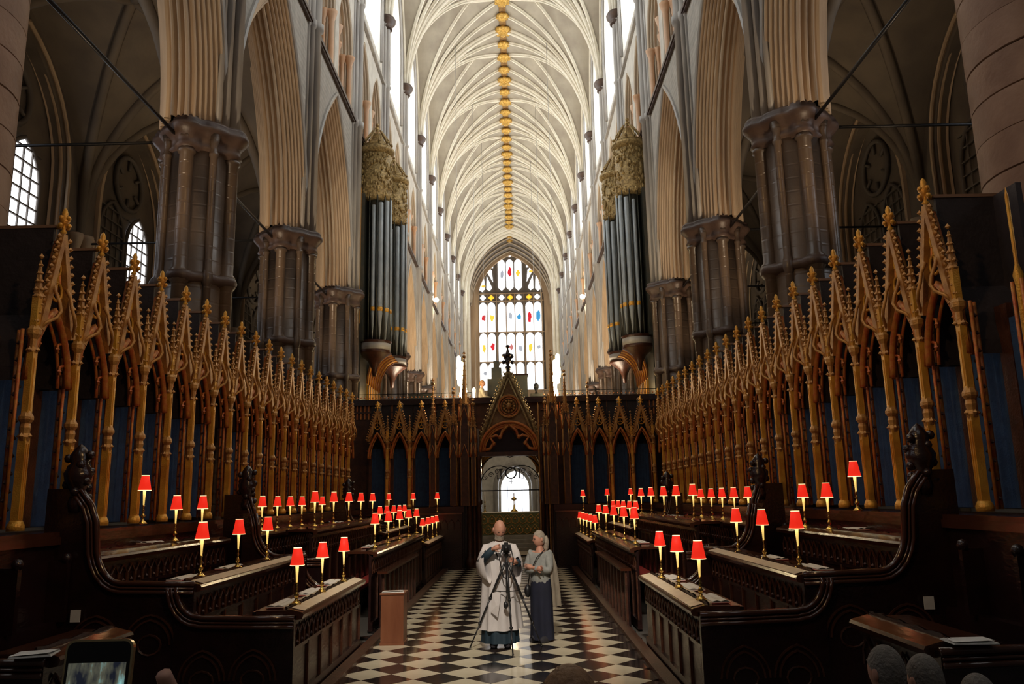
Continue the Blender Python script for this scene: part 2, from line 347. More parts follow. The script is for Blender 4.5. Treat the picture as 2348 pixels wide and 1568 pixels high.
# vaulting shaft group: from the pier capital to the vault springing
vs=MB()
for dy,x,r in ((0,-.14,.13),(-.24,-.06,.09),(.24,-.06,.09),(-.42,.0,.06),(.42,.0,.06)):
    vs.lathe([(r,9.25),(r,15.25),(r*1.5,15.3),(r*1.5,15.5),(r,15.55),(r,20.1),(r*1.4,20.15),(r*1.4,20.25),(r,20.3),(r,23.15),(r*1.35,23.2)],(x,dy,0),8)
vs_me=vs.mesh('wall_shaft','greyshaft')
vc=MB().lathe([(.30,23.05),(.34,23.1),(.3,23.16),(.34,23.25),(.5,23.42),(.54,23.5),(.5,23.56)],(0,0,0),12,sx=.75); vc_me=vc.mesh('vault_capital','purbeck2')
nwin=2
for s in (-1,1):
    for k in range(-1,13):
        y=pier_y(k)+BAY/2; W=WALL[s]; L=(s*WX,y,0)
        if k>=0:
            for me,n in ((arch_me,'arch_moulding'),(hood_me,'hood_mould'),(sp_me,'spandrel'),(sb_me,'aisle_side_wall'),(tri_me,'triforium_tracery')): place(me,n,W,L,ry(s))
            t=place(trm_me,'triforium_moulding',W,L,ry(s)); place(trs_me,'triforium_shafts',t)
        place(st_me,'string_course',W,L,ry(s)); place(st2_me,'string_course',W,L,ry(s))
        place(tr_me,'triforium_wall',W,L,ry(s)); place(trb_me,'triforium_back',W,L,ry(s))
        place(cl_me,'clerestory_wall',W,L,ry(s))
        wn=empty('window_%d'%nwin,L,ry(s),kind='structure'); nwin+=1
        place(pane_me,'pane',wn); place(mu_me,'mullion',wn); place(clm_me,'window_shaft',wn)
        if k>=1: 
            place(vs_me,'wall_shaft',W,(s*WX,pier_y(k),0),ry(s)); place(vc_me,'vault_capital',W,(s*WX-s*.12,pier_y(k),0),ry(s))
# vault ------------------------------------------------
ZS,ZR,ZW=23.5,30.8,30.45
def rib_curve(S,T,n=14):
    S=Vector(S);T=Vector(T); L=math.hypot(T.x-S.x,T.y-S.y); H=T.z-S.z; c=(L*L+H*H)/(2*L); out=[]
    th=math.acos(max(-1,min(1,(c-L)/c)))
    for i in range(n+1):
        q=th*i/n; d=c-c*math.cos(q); z=c*math.sin(q); f=d/L
        out.append(Vector((S.x+(T.x-S.x)*f,S.y+(T.y-S.y)*f,S.z+z)))
    return out
h=BAY/2
tg=[(0,h*i/8,ZR) for i in range(9)]+[(WX*i/10,h,ZR+(ZW-ZR)*i/10) for i in range(1,11)]
web=MB().grid([rib_curve((WX,0,ZS),t) for t in tg],True); web_me=web.mesh('vault_web','vault')
def rib_mesh(T,name='rib',w_=.085,drop=.11):
    P=[p-Vector((0,0,drop*.35)) for p in rib_curve((WX-.1,0,ZS),T)]
    mb=MB(); mb.tube(P,w_,6)
    # hanging roll under the rib
    Q=[]
    cen=Vector((T[0],T[1],0))
    for i,p in enumerate(P):
        t=(P[min(i+1,len(P)-1)]-P[max(0,i-1)]).normalized(); hdir=Vector((T[0]-WX,T[1],0)).normalized()
        nrm=(hdir*t.z-Vector((0,0,1))*t.dot(hdir)); Q.append(p+nrm*drop)
    mb.tube(Q,w_*.62,6); return mb.mesh(name,'rib')
R_tr=rib_mesh((0,0,ZR),w_=.15,drop=.17); 
R_q=[rib_mesh(T) for T in ((0,h*.5,ZR),(0,h,ZR),(WX*.36,h,ZR-.1))]
R_w=rib_mesh((WX-.08,h,ZW),w_=.07)
ridge_me=MB().box(-.20,.20,-h,h,ZR-.13,ZR+.02).mesh('ridge_rib','ridge')
tridge=MB().tube([(x,0,ZR-.08+(ZW-ZR)*abs(x)/WX) for x in (-WX,0,WX)],.1,6).mesh('ridge_rib','rib')
def boss_mesh(r,seed):
    random.seed(seed); mb=MB(); mb.lathe([(r*.55,-.02),(r,-.1),(r*.95,-.2),(r*.6,-.32),(r*.25,-.4),(0,-.42)],(0,0,0),12)
    for i in range(8):
        a=2*PI*i/8; mb.ball((r*.8*math.cos(a),r*.8*math.sin(a),-.16),r*.3,6); mb.ball((r*.45*math.cos(a+.4),r*.45*math.sin(a+.4),-.3),r*.2,6)
    return mb.mesh('boss','bossgold')
bosses=[boss_mesh(.52,1),boss_mesh(.38,2),boss_mesh(.44,3)]
rb_n=0
for k in range(-1,13):
    y=pier_y(k)
    for sx in (-1,1):
        for sy in (-1,1):
            place(web_me,'vault_web',ceiling,(0,y,0),0,(sx,sy,1))
            if k>=4:
                for me in R_q: place(me,'rib',ceiling,(0,y,0),0,(sx,sy,1))
                if k<9: place(R_w,'wall_rib',ceiling,(0,y,0),0,(sx,sy,1))
        if k>=4: place(R_tr,'transverse_rib',ceiling,(0,y,0),0,(sx,1,1))
    if k>=4:
        place(ridge_me,'ridge_rib',ceiling,(0,y+h,0)); place(tridge,'ridge_rib',ceiling,(0,y+h,0))
        for j in range(4):
            place(bosses[0 if j==0 else (2 if j==2 else 1)],'boss',ceiling,(0,y+j*BAY/4,ZR-.1),j)
# heavy west tower arch, tower bay and west wall
WY=90.0
wend=empty('wall_far',kind='structure')
ya=pier_y(12)+.6
for i,(t,dx) in enumerate(((0,0),(.35,.35),(.7,.7))):
    mb=MB(); L=pt_arch(WX-.05-t,7.0-t*.6,23.6,0,0,16); L=[(L[0][0],0)]+L+[(L[-1][0],0)]
    mb.tube([(y_,ya+i*.35,z_) for y_,z_ in L],.2,8); mb.obj('tower_arch_roll','rib',wend)
# inner tower bay walls and ceiling
mb=MB()
for x in (-4.7,4.7): mb.box(min(x,x*1.15),max(x,x*1.15),ya+1,WY,0,28)
mb.obj('tower_wall','warmpale',wend)
mb=MB(); La=pt_arch(4.7,6.6,24,0,0,14); mb.grid([[(x,yy,z) for x,z in La] for yy in (ya+1,WY)],True); mb.obj('tower_vault','aisle',wend)
for j in range(5):
    mb=MB(); mb.tube([(x,ya+1.4+j*1.6,z) for x,z in pt_arch(4.6,6.5,24,0,0,14)],.1,6); mb.obj('tower_rib','warmpale',wend)
# west wall with window and doorway
mb=MB(); fr=MB()
ops=[(0,3.85,24.6,5.6,14.2)]
tmp=MB(); wall_panel(tmp,-6,6,7.0,32,ops,0,.6,14); wv=[( y_, WY+x_, z_) for x_,y_,z_ in tmp.v]; me_=MB(); me_.v=wv; me_.f=tmp.f; me_.sm=tmp.sm; me_.obj('west_wall','warm',wend)
tmp=MB(); wall_panel(tmp,-6,6,0,7.05,[(0,1.55,3.2,1.9,.3)],0,.5,10); me_=MB(); me_.v=[(y_,WY+x_,z_) for x_,y_,z_ in tmp.v]; me_.f=tmp.f; me_.sm=tmp.sm; me_.obj('west_wall','wall',wend)
dr=empty('door_1',(0,WY+.4,0),kind='structure')
MB().prism([(-1.55,.3)]+pt_arch(1.55,1.9,3.2,0,0,8)+[(1.55,.3)],'y',0,.05).obj('door_glass','panewest',dr)
for x in (-.8,0,.8): MB().box(x-.03,x+.03,-.06,0,.3,4.4).obj('door_bar','ggrey',dr)
d2=MB(); d2.tube([(x,-1.0,z) for x,z in [(-2.1,0)]+pt_arch(2.1,2.4,3.4,0,0,8)+[(2.1,0)]],.3,8); d2.obj('door_arch','greyshaft',dr)
# west window
ww=empty('window_1',(0,WY+.3,0),kind='structure')
XC=[-3.27,-2.3,-1.08,-.08,.93,2.12,3.08]; HW=.44
def lancet(x,z0,z1,hw=HW,pointy=.5,foot=0,mt='panewest'):
    P=[(x-hw,z0)]+[(q,z) for q,z in pt_arch(hw,hw*1.25,z1-hw*1.25,x,0,4)]+[(x+hw,z0)]
    if foot: P=[(x,z0-foot)]+[(x-hw,z0)]+P[1:-1]+[(x+hw,z0)]
    return MB().prism(P,'y',0,.04).obj('pane',mt,ww)
def figure(x,z,hh,m_,seed):
    random.seed(seed); P=[]
    for i in range(12):
        a=2*PI*i/12; r=random.uniform(.55,1); P.append((x+.3*r*math.cos(a),z+hh*r*math.sin(a)))
    return MB().prism(P,'y',-.03,-.01).obj('stained_figure',m_,ww)
for i,x in enumerate(XC):
    lancet(x,21.05,24.57); lancet(x,17.57,20.92); lancet(x,14.25,17.44)
    q=MB()
    for dx,dz in ((-.16,0),(.16,0),(0,-.16),(0,.16)): q.lathe([(.17,-.02),(.17,.02),(0,.021)],(0,0,0),8); q.v[-(8*2+8):]=[(XC[i]+dx+v[0],v[2],25.14+dz+v[1]) for v in q.v[-(8*2+8):]]
    q.obj('quatrefoil','gyel' if i in (1,3,5) else 'panewest',ww)
for x in (XC[2]+.03,XC[3],XC[4]-.03): lancet(x,26.35,29.75,.42,foot=.4)
for s in (-1,1):
    for P in ([(3.6,26.1),(3.25,25.85),(2.95,26.2),(3.05,27.75),(3.2,27.6)],[(2.75,26.2),(2.4,25.95),(2.1,26.3),(2.7,27.75)],[(1.98,27.0),(2.62,28.2),(2.35,28.65),(2.1,28.4)],[(1.95,28.75),(2.2,28.75),(2.15,29.1),(1.98,29.15)]):
        MB().prism([(s*a-.08,b) for a,b in P],'y',0,.04).obj('pane','panewest',ww)
MB().prism([(-.22,30.2),(-.05,30.0),(.12,30.2),(-.05,30.42)],'y',0,.04).obj('pane','panewest',ww)
for x,z in ((-.75,30.05),(.6,30.05)): MB().ball((x,0,z),.11,6).obj('pane','gblue',ww)
for a in ((-3.2,22.7,.5,'gred',1),(-2.25,22.7,.5,'gyel',2),(-.1,22.9,.5,'ggrey',3),(.95,22.8,.5,'gblue',4),(2.12,22.7,.7,'gred',5),(3.12,22.9,.9,'gblue',6),(-3.2,19.1,.7,'gyel',7),(-2.2,19.3,.6,'gred',8),(-.05,19.2,.5,'gpink',9),(1,19,.5,'ggrey',10),(2.15,19.1,.6,'gyel',11),(3.1,19.2,.3,'ggrey',12),(-1,27.9,.6,'ggrey',13),(-.08,28.2,.7,'gred',14),(.9,28.1,.5,'gyel',15),(2.4,28.2,.2,'gyel',16),(-3.2,26.5,.2,'gyel',17),(-3.1,16.2,.3,'ggrey',18)): figure(*a)
# tracery plate with holes is read as dark bars between the panes
tb=MB()
tb.prism([(-4,14.1)]+pt_arch(3.9,5.7,24.6,0,0,12)+[(4,14.1)],'y',.06,.12); tb.obj('tracery','lead',ww)
xs=[-3.78]+[(a+b)/2 for a,b in zip(XC,XC[1:])]+[3.6]
for x in xs: MB().box(x-.045,x+.045,-.16,.06,14.2,25.6).obj('mullion','warm',ww)
for z in (17.5,20.98,24.7,25.6): MB().box(-3.8,3.8,-.1,.05,z-.06,z+.06).obj('transom','warm',ww)
# ------------------------------------------------ aisles
AX=11.5; XM=(6.35+AX)/2; HA=(AX-6.35)/2
tg=[(0,h*i/6,14.4) for i in range(7)]+[(HA*i/6,h,14.4-.1*i/6) for i in range(1,7)]
aw_me=MB().grid([rib_curve((HA,0,9.3),t,10) for t in tg],True).mesh('aisle_vault','aisle')
ar=MB(); 
for T in ((0,0,14.4),(0,h,14.4),): ar.tube([p-Vector((0,0,.06)) for p in rib_curve((HA,0,9.3),T,10)],.13,6)
ar_me=ar.mesh('aisle_rib','aisle')
aww=MB(); wall_panel(aww,-3.025,3.025,0,15,[(0,2.1,10.6,3.0,7.9)],0,.35,8); aww_me=aww.mesh('aisle_wall','aisle')
arm=MB(); sweep_arch(arm,2.3,3.3,10.6,[(0,0)]+roll_profile((-.1,.02),(.2,.24),2)+[(.3,.26)],0,8,foot=2.7); arm_me=arm.mesh('window_arch','warm')
apane=[]
for yc in (-.82,.82):
    apane.append(MB().prism([(yc-.72,8.1)]+pt_arch(.72,1.1,10.05,yc,0,6)+[(yc+.72,8.1)],'x',.30,.34).mesh('pane','paneaisle'))
ro=MB()
pts=[]
for i in range(36):
    a=2*PI*i/36; r=.52+.26*abs(math.cos(3*a)); pts.append((r*math.cos(a),12.05+r*math.sin(a)))
ro.prism(pts,'x',.30,.34); ro_me=ro.mesh('pane','paneaisle')
bars=MB()
for yc in (-.82,.82):
    for i in range(1,4): y_=yc-.72+1.44*i/4; bars.box(.26,.30,y_-.018,y_+.018,8.1,10.9)
    for j in range(8): z=8.4+j*.36; bars.box(.25,.3,yc-.72,yc+.72,z-.02,z+.02)
    for rr in (0,): bars.tube([(.27,y_,z) for y_,z in [(yc-.74,8.1)]+pt_arch(.74,1.13,10.05,yc,0,6)+[(yc+.74,8.1)]],.06,5)
bars.tube([(.25,.84*math.cos(2*PI*i/20),12.05+.84*math.sin(2*PI*i/20)) for i in range(20)],.08,5,closed=True)
for i in range(6):
    a=PI/6+PI/3*i; bars.tube([(.27,.46*math.cos(a),12.05+.46*math.sin(a)),(.27,.84*math.cos(a),12.05+.84*math.sin(a))],.05,5)
bars_me=bars.mesh('glazing_bar','lead')
awb=MB().box(.34,.4,-2.2,2.2,7.8,13.8).mesh('tracery_plate','aisle')
resp=MB(); 
for dy in (-.3,0,.3): resp.lathe([(.12,0),(.12,8.9),(.2,9.2),(.2,9.3)],(-.1 if dy else -.22,dy,0),8)
resp_me=resp.mesh('aisle_respond','warm')
for s in (-1,1):
    for k in range(-1,12):
        y=pier_y(k); W=WALL[s]
        for sx in (-1,1):
            for sy in (-1,1):
                place(aw_me,'aisle_vault',W,(s*XM,y,0),0,(sx,sy,1))
                if 0<=k<7: place(ar_me,'aisle_rib',W,(s*XM,y,0),0,(sx,sy,1))
        L=(s*AX,y+h,0); place(aww_me,'aisle_wall',W,L,ry(s)); 
        if k<7: place(arm_me,'window_arch',W,L,ry(s)); place(resp_me,'aisle_respond',W,(s*AX,y,0),ry(s))
        place(awb,'aisle_wall',W,L,ry(s))
        wn=empty('window_%d'%nwin,L,ry(s),kind='structure'); nwin+=1
        if s<0 or k<1:
            if k<1: place(apane[0],'pane',wn); place(ro_me,'pane',wn)
            if k<1 or k<4: place(apane[1 if s>0 or k<1 else 0],'pane',wn)
            if k<1 and s<0: pass
        place(bars_me,'glazing_bar',wn)
# roofs over the galleries keep daylight out, east-side closing walls
for s in (-1,1):
    MB().box(min(s*6.6,s*AX),max(s*6.6,s*AX),2.5,84,15.2,15.4).obj('gallery_floor','aisle',WALL[s])
    MB().box(min(s*5.3,s*12),max(s*5.3,s*12),84,84.4,0,16).obj('aisle_end_wall','aisle',WALL[s])
# iron tie rods
def rod(a,b,r,label,grp):
    o=MB().tube([a,b],r,6).obj('tie_rod','iron'); tag(o,label,'tie rod',grp); return o
for s in (-1,1):
    for k in range(0,4):
        y=pier_y(k)
        rod((s*6.0,y+.7,8.95),(s*6.0,y+BAY-.7,8.95),.035,'iron tie rod from %s to %s pier of the %s arcade'%(ORD[k],ORD[k+1],SIDE[s]),'iron tie rods under the arches')
        rod((s*6.4,y+BAY,9.1),(s*(AX-.2),y+BAY,9.1),.03,'iron tie rod crossing the %s aisle behind the %s pier'%(SIDE[s],ORD[k+1]),'iron tie rods under the arches')
# ------------------------------------------------ floor
floor=empty('floor',kind='structure')
MB().box(-12,12,-6,WY+1,-.2,-.04).obj('floor_bed','floorgrout',floor)
D=.625; g=.004
def tile(dc,m): 
    r=D/2-g; return MB().add([(r,0,0),(0,r,0),(-r,0,0),(0,-r,0),(r,0,-.04),(0,r,-.04),(-r,0,-.04),(0,-r,-.04)],[(0,1,2,3),(0,4,5,1),(1,5,6,2),(2,6,7,3),(3,7,4,0)]).mesh('tile',m)
tm={0:tile(0,'black'),1:tile(0,'white')}
spots=[]
for j in range(0,43):
    for i in range(-3,4):
        spots.append((-.08+i*D,5.1+j*D+.02,0)); spots.append((-.08+(i+.5)*D,5.1+(j+.5)*D+.02,1))
spots=[p for p in spots if abs(p[0])<1.98 and p[1]<31]
vis=sorted([p for p in spots if p[1]>8.9],key=lambda p:p[1])
near=vis[:298]; rest=[p for p in spots if p not in near]
for x,y,c in near: place(tm[c],'tile',floor,(x,y,random.uniform(-.001,0)))
for c,n in ((0,'black'),(1,'white')):
    mb=MB(); r=D/2-g
    for x,y,cc in rest:
        if cc==c: mb.add([(x+r,y,0),(x,y+r,0),(x-r,y,0),(x,y-r,0)],[(0,1,2,3)])
    o=mb.obj('tile',n,floor); o['kind']='stuff'
MB().box(-2.04,-1.88,2,26,-.04,.05).obj('kerb','woodmid',floor); MB().box(1.88,2.04,2,26,-.04,.05).obj('kerb','woodmid',floor)
MB().box(-5,5,30.2,WY,-.03,0).obj('nave_paving','slab',floor)
for y in range(31,80,2): 
    pass
# ------------------------------------------------ canopies
def spire(mb,x,y,z0,z1,r,n=4,cr=6):
    mb.lathe([(r,z0),(r*.25,z1),(0,z1+.02)],(x,y,0),n,PI/4,PI/4+2*PI,False)
    for i in range(cr):
        f=(i+.5)/cr; rr=r*(1-f*.75); z=z0+(z1-z0)*f
        for a in (0,PI/2,PI,1.5*PI): mb.leaf((x+rr*math.cos(a),y+rr*math.sin(a),z),.018+.01*(1-f))
def finial(mb,x,y,z,s_=1):
    mb.lathe([(.02,0),(.018,.05),(.04,.07),(.018,.1),(.03,.16),(.06,.21),(.03,.26),(.035,.3),(.02,.34),(0,.36)],(x,y,z),8) if s_==1 else mb.lathe([(.02*s_,0),(.04*s_,.07*s_),(.018*s_,.1*s_),(.06*s_,.21*s_),(.03*s_,.26*s_),(0,.36*s_)],(x,y,z),8)
    for a in range(4):
        for zz,rr in ((.14,.06),(.23,.05)): mb.ball((x+rr*s_*math.cos(a*PI/2+zz),y+rr*s_*math.sin(a*PI/2+zz),z+zz*s_),.03*s_,5)
def canopy_parts(Wd=.84,gh=.30,top=5.12,py=-.36):
    P=[]; y=py
    mb=MB(); mb.lathe([(.085,1.88),(.085,1.93),(.06,1.98)],(0,y,0),8)
    mb.box(-.04,.04,y-.04,y+.04,1.95,2.82); mb.box(-.05,-.04,y-.024,y-.012,2.0,2.75); mb.box(-.05,-.04,y+.012,y+.024,2.0,2.75)
    mb.box(-.034,.034,y-.038,y+.038,3.06,3.72); mb.box(-.041,-.034,y-.008,y+.008,3.1,3.65)
    mb.box(-.034,.034,y-.038,y+.038,3.98,4.32)
    P.append(('post',mb,'gold'))
    for pr in ([(.045,2.78),(.06,2.82),(.045,2.86),(.055,2.92),(.045,2.96),(.072,3.0),(.072,3.03),(.05,3.07),(.03,3.1)],[(.03,3.68),(.048,3.72),(.035,3.76),(.038,3.85),(.07,3.9),(.075,3.95),(.035,4.0)],[(.032,4.28),(.052,4.31),(.03,4.35)]):
        mb=MB(); mb.lathe(pr,(0,y,0),8,PI/8,PI/8+2*PI,False); z=(pr[0][1]+pr[-1][1])/2-.03
        if len(pr)>3:
            for a in range(4): mb.leaf((.055*math.cos(a*PI/2),y+.055*math.sin(a*PI/2),z-.08),.03)
        P.append(('knop',mb,'palegold'))
    mb=MB(); spire(mb,0,y,4.34,4.70,.045,4,4); mb.leaf((0,y,4.75),.035); P.append(('pinnacle',mb,'palegold'))
    for x,dy in ((.08,-.07),(.08,.07),(.16,0)): P.append(('colonnette',MB().tube([(x,y+dy,1.9),(x,y+dy,3.95)],.02,5),'red'))
    mb=MB()
    for j in range(22): mb.leaf((.13,y+(.045 if j%2 else -.045),2.0+j*.09),.026)
    P.append(('bead_ornament',mb,'woodmid'))
    for sg in (-1,1):
        a=Vector((0,sg*gh,3.97)); b=Vector((0,0,top)); P.append(('gable_rail',MB().tube([a,b],[.065,.045],4),'palegold'))
        P.append(('gable_moulding',MB().tube([(.06,sg*(gh-.03),3.97),(.06,0,top-.08)],.034,5),'red'))
        d=b-a; mb=MB()
        for j in range(12):
            q=a+d*((j+.4)/12.3); mb.ball((q.x,q.y+sg*.05,q.z+.01),.034,5); mb.leaf((q.x-.02,q.y+sg*.085,q.z+.035),.034)
        P.append(('crocket',mb,'palegold'))
        P.append(('ogee_hood',MB().tube([(-.02,sg*.30,3.98),(-.07,sg*.26,4.06),(-.12,sg*.18,4.12),(-.13,sg*.13,4.2),(-.1,sg*.12,4.3),(-.06,sg*.15,4.42),(-.02,sg*.12,4.52)],.02,5),'palegold'))
    mb=MB(); c=4.46; r=.105
    mb.tube([(.02,r*math.cos(2*PI*i/14),c+r*math.sin(2*PI*i/14)) for i in range(14)],.018,5,closed=True)
    for i in range(3):
        a=PI/2+2*PI*i/3; mb.tube([(.02,0,c),(.02,r*math.cos(a),c+r*math.sin(a))],.012,4)
    mb.tube([(.02,.05*math.cos(2*PI*i/8),4.72+.07*math.sin(2*PI*i/8)) for i in range(8)],.014,5,closed=True)
    mb.tube([(.02,0,4.565),(.02,0,4.65)],.014,4)
    P.append(('tracery',mb,'gold'))
    for x,t,r in ((.02,0,.042),(.10,.05,.022)):
        L=pt_arch(Wd/2-.05,.82,3.42,0,t,8); P.append(('arch_rib',MB().tube([(x,y_,z_) for y_,z_ in L],r,5),'red'))
    for sg in (-1,1):
        for (yy,zz) in ((.27,3.62),(.2,3.86)):
            mb=MB(); mb.tube([(.05,sg*(yy+.07),zz+.06),(.05,sg*(yy-.03),zz+.03),(.05,sg*(yy-.02),zz-.06)],.018,5); mb.leaf((.05,sg*(yy-.03),zz-.02),.03); P.append(('cusp',mb,'red'))
    mb=MB(); mb.box(.72,.78,-Wd/2,Wd/2,1.88,5.2); mb.box(.1,.78,-.02,.02,4.2,5.2)
    L=pt_arch(Wd/2-.06,.8,3.42,0,0,6); mb.grid([[(x,y_,z_) for y_,z_ in L] for x in (.12,.72)],False)
    P.append(('canopy_back',mb,'backboard'))
    mb=MB(); mb.box(.08,.80,-.03,.03,5.2,5.235); P.append(('ledge',mb,'pinkstone'))
    mb=MB(); n=7; rows=[]
    for z in (1.9,2.6,3.3,3.75): rows.append([(.40+.012*math.sin(i*2.3+z),-Wd/2+.1+(Wd-.2)*i/(2*n),z) for i in range(2*n+1)])
    mb.grid(rows,True); P.append(('cloth_panel',mb,'blue'))
    for sg in (-1,1):
        a_,b_=sorted((sg*Wd/2,sg*(Wd/2-.1))); P.append(('panel_frame',MB().box(.38,.44,a_,b_,1.9,3.9),'woodmid'))
    mb=MB(); finial(mb,0,0,top-.04,1); P.append(('finial',mb,'gold'))
    return [(n,m.mesh(n,mt)) for n,m,mt in P]
STUFFN={'crocket','bead_ornament','tracery'}
cp=canopy_parts()
def canopy(loc,sx,label,group):
    t=thing('stall_canopy',label,'canopy',loc,0,group); t.scale=(sx,1,1)
    for n,me in cp: place(me,n,t,kind='stuff' if n in STUFFN else None)
    return t
for s,ys in ((-1,[8.55+.84*j for j in range(0,20)]),(1,[8.23+.84*j for j in range(0,21)])):
    for j,y in enumerate(ys):
        canopy((s*4.78,y,0),s,'%s gilded gabled stall canopy from the near end of the %s row'%(ORD[j] if j<24 else 'last',SIDE[s]),'gilded stall canopies along the %s side'%SIDE[s])
for s,y in ((-1,7.71),(-1,6.87),(1,7.39),(1,6.55)):
    t=thing('stall_end_bay','%s plain blue-cloth stall bay before the near end of the %s canopies'%('first' if y>7 else 'second',SIDE[s]),'stall bay',(s*4.78,y,0)); t.scale=(s,1,1)
    for n,me in cp:
        if n in ('colonnette','cloth_panel','panel_frame'): place(me,n,t)
    MB().box(.72,.78,-.42,.42,1.88,4.6).obj('back_board','backboard',t)
    MB().lathe([(.06,1.88),(.04,1.98),(.035,3.9),(.05,4.0),(.018,4.1),(.018,4.75),(0,4.85)],(.1,-.36,0),6).obj('pole','gold' if s>0 else 'carve',t)
rp=canopy_parts(.66,.27,4.95,-.33)
for s,xs in ((-1,(-4.17,-3.46,-2.76,-2.0)),(1,(2.25,2.95,3.62,4.3))):
    for j,x in enumerate(xs):
        t=thing('stall_canopy','%s small gabled canopy from the left among the %s return stalls on the screen'%(ORD[j],SIDE[s]),'canopy',(x,25.55,0),PI/2,'canopies of the %s return stalls'%SIDE[s])
        for n,me in rp: place(me,n,t,kind='stuff' if n in STUFFN else None)
# ------------------------------------------------ choir screen with gate
scr=thing('choir_screen','dark carved choir screen wall spanning the nave under the organ cases','screen',(0,0,0))
mb=MB()
for s in (-1,1): mb.box(min(s*1.05,s*5.2),max(s*1.05,s*5.2),26.35,30,0,5.2)
mb.obj('screen_wall','woodmid',scr)
mb=MB(); mb.box(-1.05,1.05,26.4,30,3.75,5.2)
L=pt_arch(1.05,.75,3.0,0,0,8)
for p,q in zip(L,L[1:]): mb.add([(p[0],26.4,p[1]),(q[0],26.4,q[1]),(q[0],26.4,3.8),(p[0],26.4,3.8)],[(0,1,2,3)])
mb.obj('passage_head','woodmid',scr)
mb=MB(); mb.grid([[(x,y,z) for x,z in L] for y in (26.4,30)],True); mb.obj('passage_vault','carve',scr)
for i in range(3):
    mb=MB(); mb.tube([(x,27+i*1.2,z-.03) for x,z in L],.06,6); mb.obj('passage_rib','gold',scr)
MB().box(-5.25,5.25,26.2,26.5,5.2,5.32).box(-5.25,5.25,26.25,26.4,5.32,5.4).obj('gallery_rail','wood',scr)
mb=MB()
for i in range(80):
    x=-5.1+i*10.2/79
    if abs(x)>1.1: mb.box(x-.02,x+.02,26.28,26.33,4.75,5.2); mb.leaf((x,26.3,5.46),.03)
mb.obj('cresting','red',scr)['kind']='stuff'
MB().box(-5.2,-1.1,26.27,26.36,4.95,5.0).obj('moulding','woodmid',scr); MB().box(1.1,5.2,26.27,26.36,4.95,5.0).obj('moulding','woodmid',scr)
# thin rail with posts above gallery
mb=MB(); mb.tube([(-5,26.6,5.62),(-1.2,26.6,5.62)],.012,5); mb.tube([(5,26.6,5.62),(1.2,26.6,5.62)],.012,5)
for x in (-5,-4,-3,-2.2,2.2,3,4,5): mb.tube([(x,26.6,5.3),(x,26.6,5.62)],.012,5)
tag(mb.obj('gallery_handrail','iron'),'thin black handrail along the top of the choir screen','railing')
# central gate gable
gt=thing('gate_canopy','tall crocketed central gable over the choir gate with a round medallion','canopy',(0.06,25.5,0))
mb=MB()
for sg in (-1,1):
    mb.tube([(sg*1.0,0,3.75),(sg*.52,0,5.0),(sg*.02,0,6.12)],.055,6)
    mb.tube([(sg*.9,-.03,3.75),(0,-.03,5.9)],.03,5)
mb.obj('gable_rail','carve',gt)
mb=MB()
for sg in (-1,1):
    for j in range(20):
        f=(j+.5)/20.5; x=sg*(1.0*(1-f))+sg*.07; z=3.75+2.4*f+.02; mb.ball((x,-.02,z),.045,5); mb.leaf((x+sg*.04,-.04,z+.05),.035)
mb.obj('crocket','carve',gt)['kind']='stuff'
# gable web with trefoiled arch hole
mb=MB(); A=pt_arch(.92,.95,3.55,0,0,10)
for p,q in zip(A,A[1:]):
    top=lambda x:3.75+2.3*(1-abs(x)/1.0)
    mb.add([(p[0],.02,p[1]),(q[0],.02,q[1]),(q[0],.02,max(q[1],top(q[0]))),(p[0],.02,max(p[1],top(p[0])))],[(0,1,2,3)])
mb.obj('gable_panel','gablebrown',gt)
mb=MB()
for r_,t in ((.05,0),(.03,.08),(.03,.14)): mb.tube([(x,-.04+t*.4,z) for x,z in pt_arch(.94,.95,3.55,0,t,10)],r_,6)
for r_ in (.33,.26): mb.tube([(r_*math.cos(2*PI*i/28),-.05,5.0+r_*math.sin(2*PI*i/28)) for i in range(28)],.028 if r_>.3 else .015,6,closed=True)
mb.obj('arch_moulding','red',gt)
mb=MB(); mb.tube([(.36*math.cos(2*PI*i/30),-.06,5.0+.36*math.sin(2*PI*i/30)) for i in range(30)],.02,6,closed=True)
for i in range(12): a=2*PI*i/12; mb.ball((.17*math.cos(a),-.04,5+.17*math.sin(a)),.045,6)
mb.ball((0,-.05,5),.09,8,1,1,1.3)
for i in range(6): a=2*PI*i/6+.5; mb.tube([(0,-.04,5),(.2*math.cos(a),-.04,5+.2*math.sin(a))],.02,5)
mb.obj('medallion','palegold',gt)
mb=MB()   # trefoil void backing and cusps
mb.prism([(-.88,3.5)]+pt_arch(.88,.9,3.55,0,0,8)+[(.88,3.5)],'y',.3,.34); mb.obj('dark_recess','wood',gt)
mb=MB()
for sg in (-1,1):
    mb.tube([(sg*.86,0,3.6),(sg*.62,0,3.66),(sg*.5,0,3.85),(sg*.62,0,4.02),(sg*.42,0,4.08),(sg*.28,0,4.0),(sg*.22,0,4.22),(0,0,4.42)],.05,6)
    for p in ((.5,3.82),(.3,4.02)): mb.ball((sg*p[0],-.02,p[1]),.07,6)
mb.obj('cusp','red',gt)
mb=MB(); finial(mb,0,0,6.1,2.4)
for a in range(6): mb.ball((.13*math.cos(a),.13*math.sin(a),6.62+.04*(a%2)),.07,6)
mb.ball((0,0,6.95),.07,6); mb.obj('finial','wood',gt)
MB().box(-1.1,1.1,-.08,.2,3.42,3.55).obj('transom','woodmid',gt)
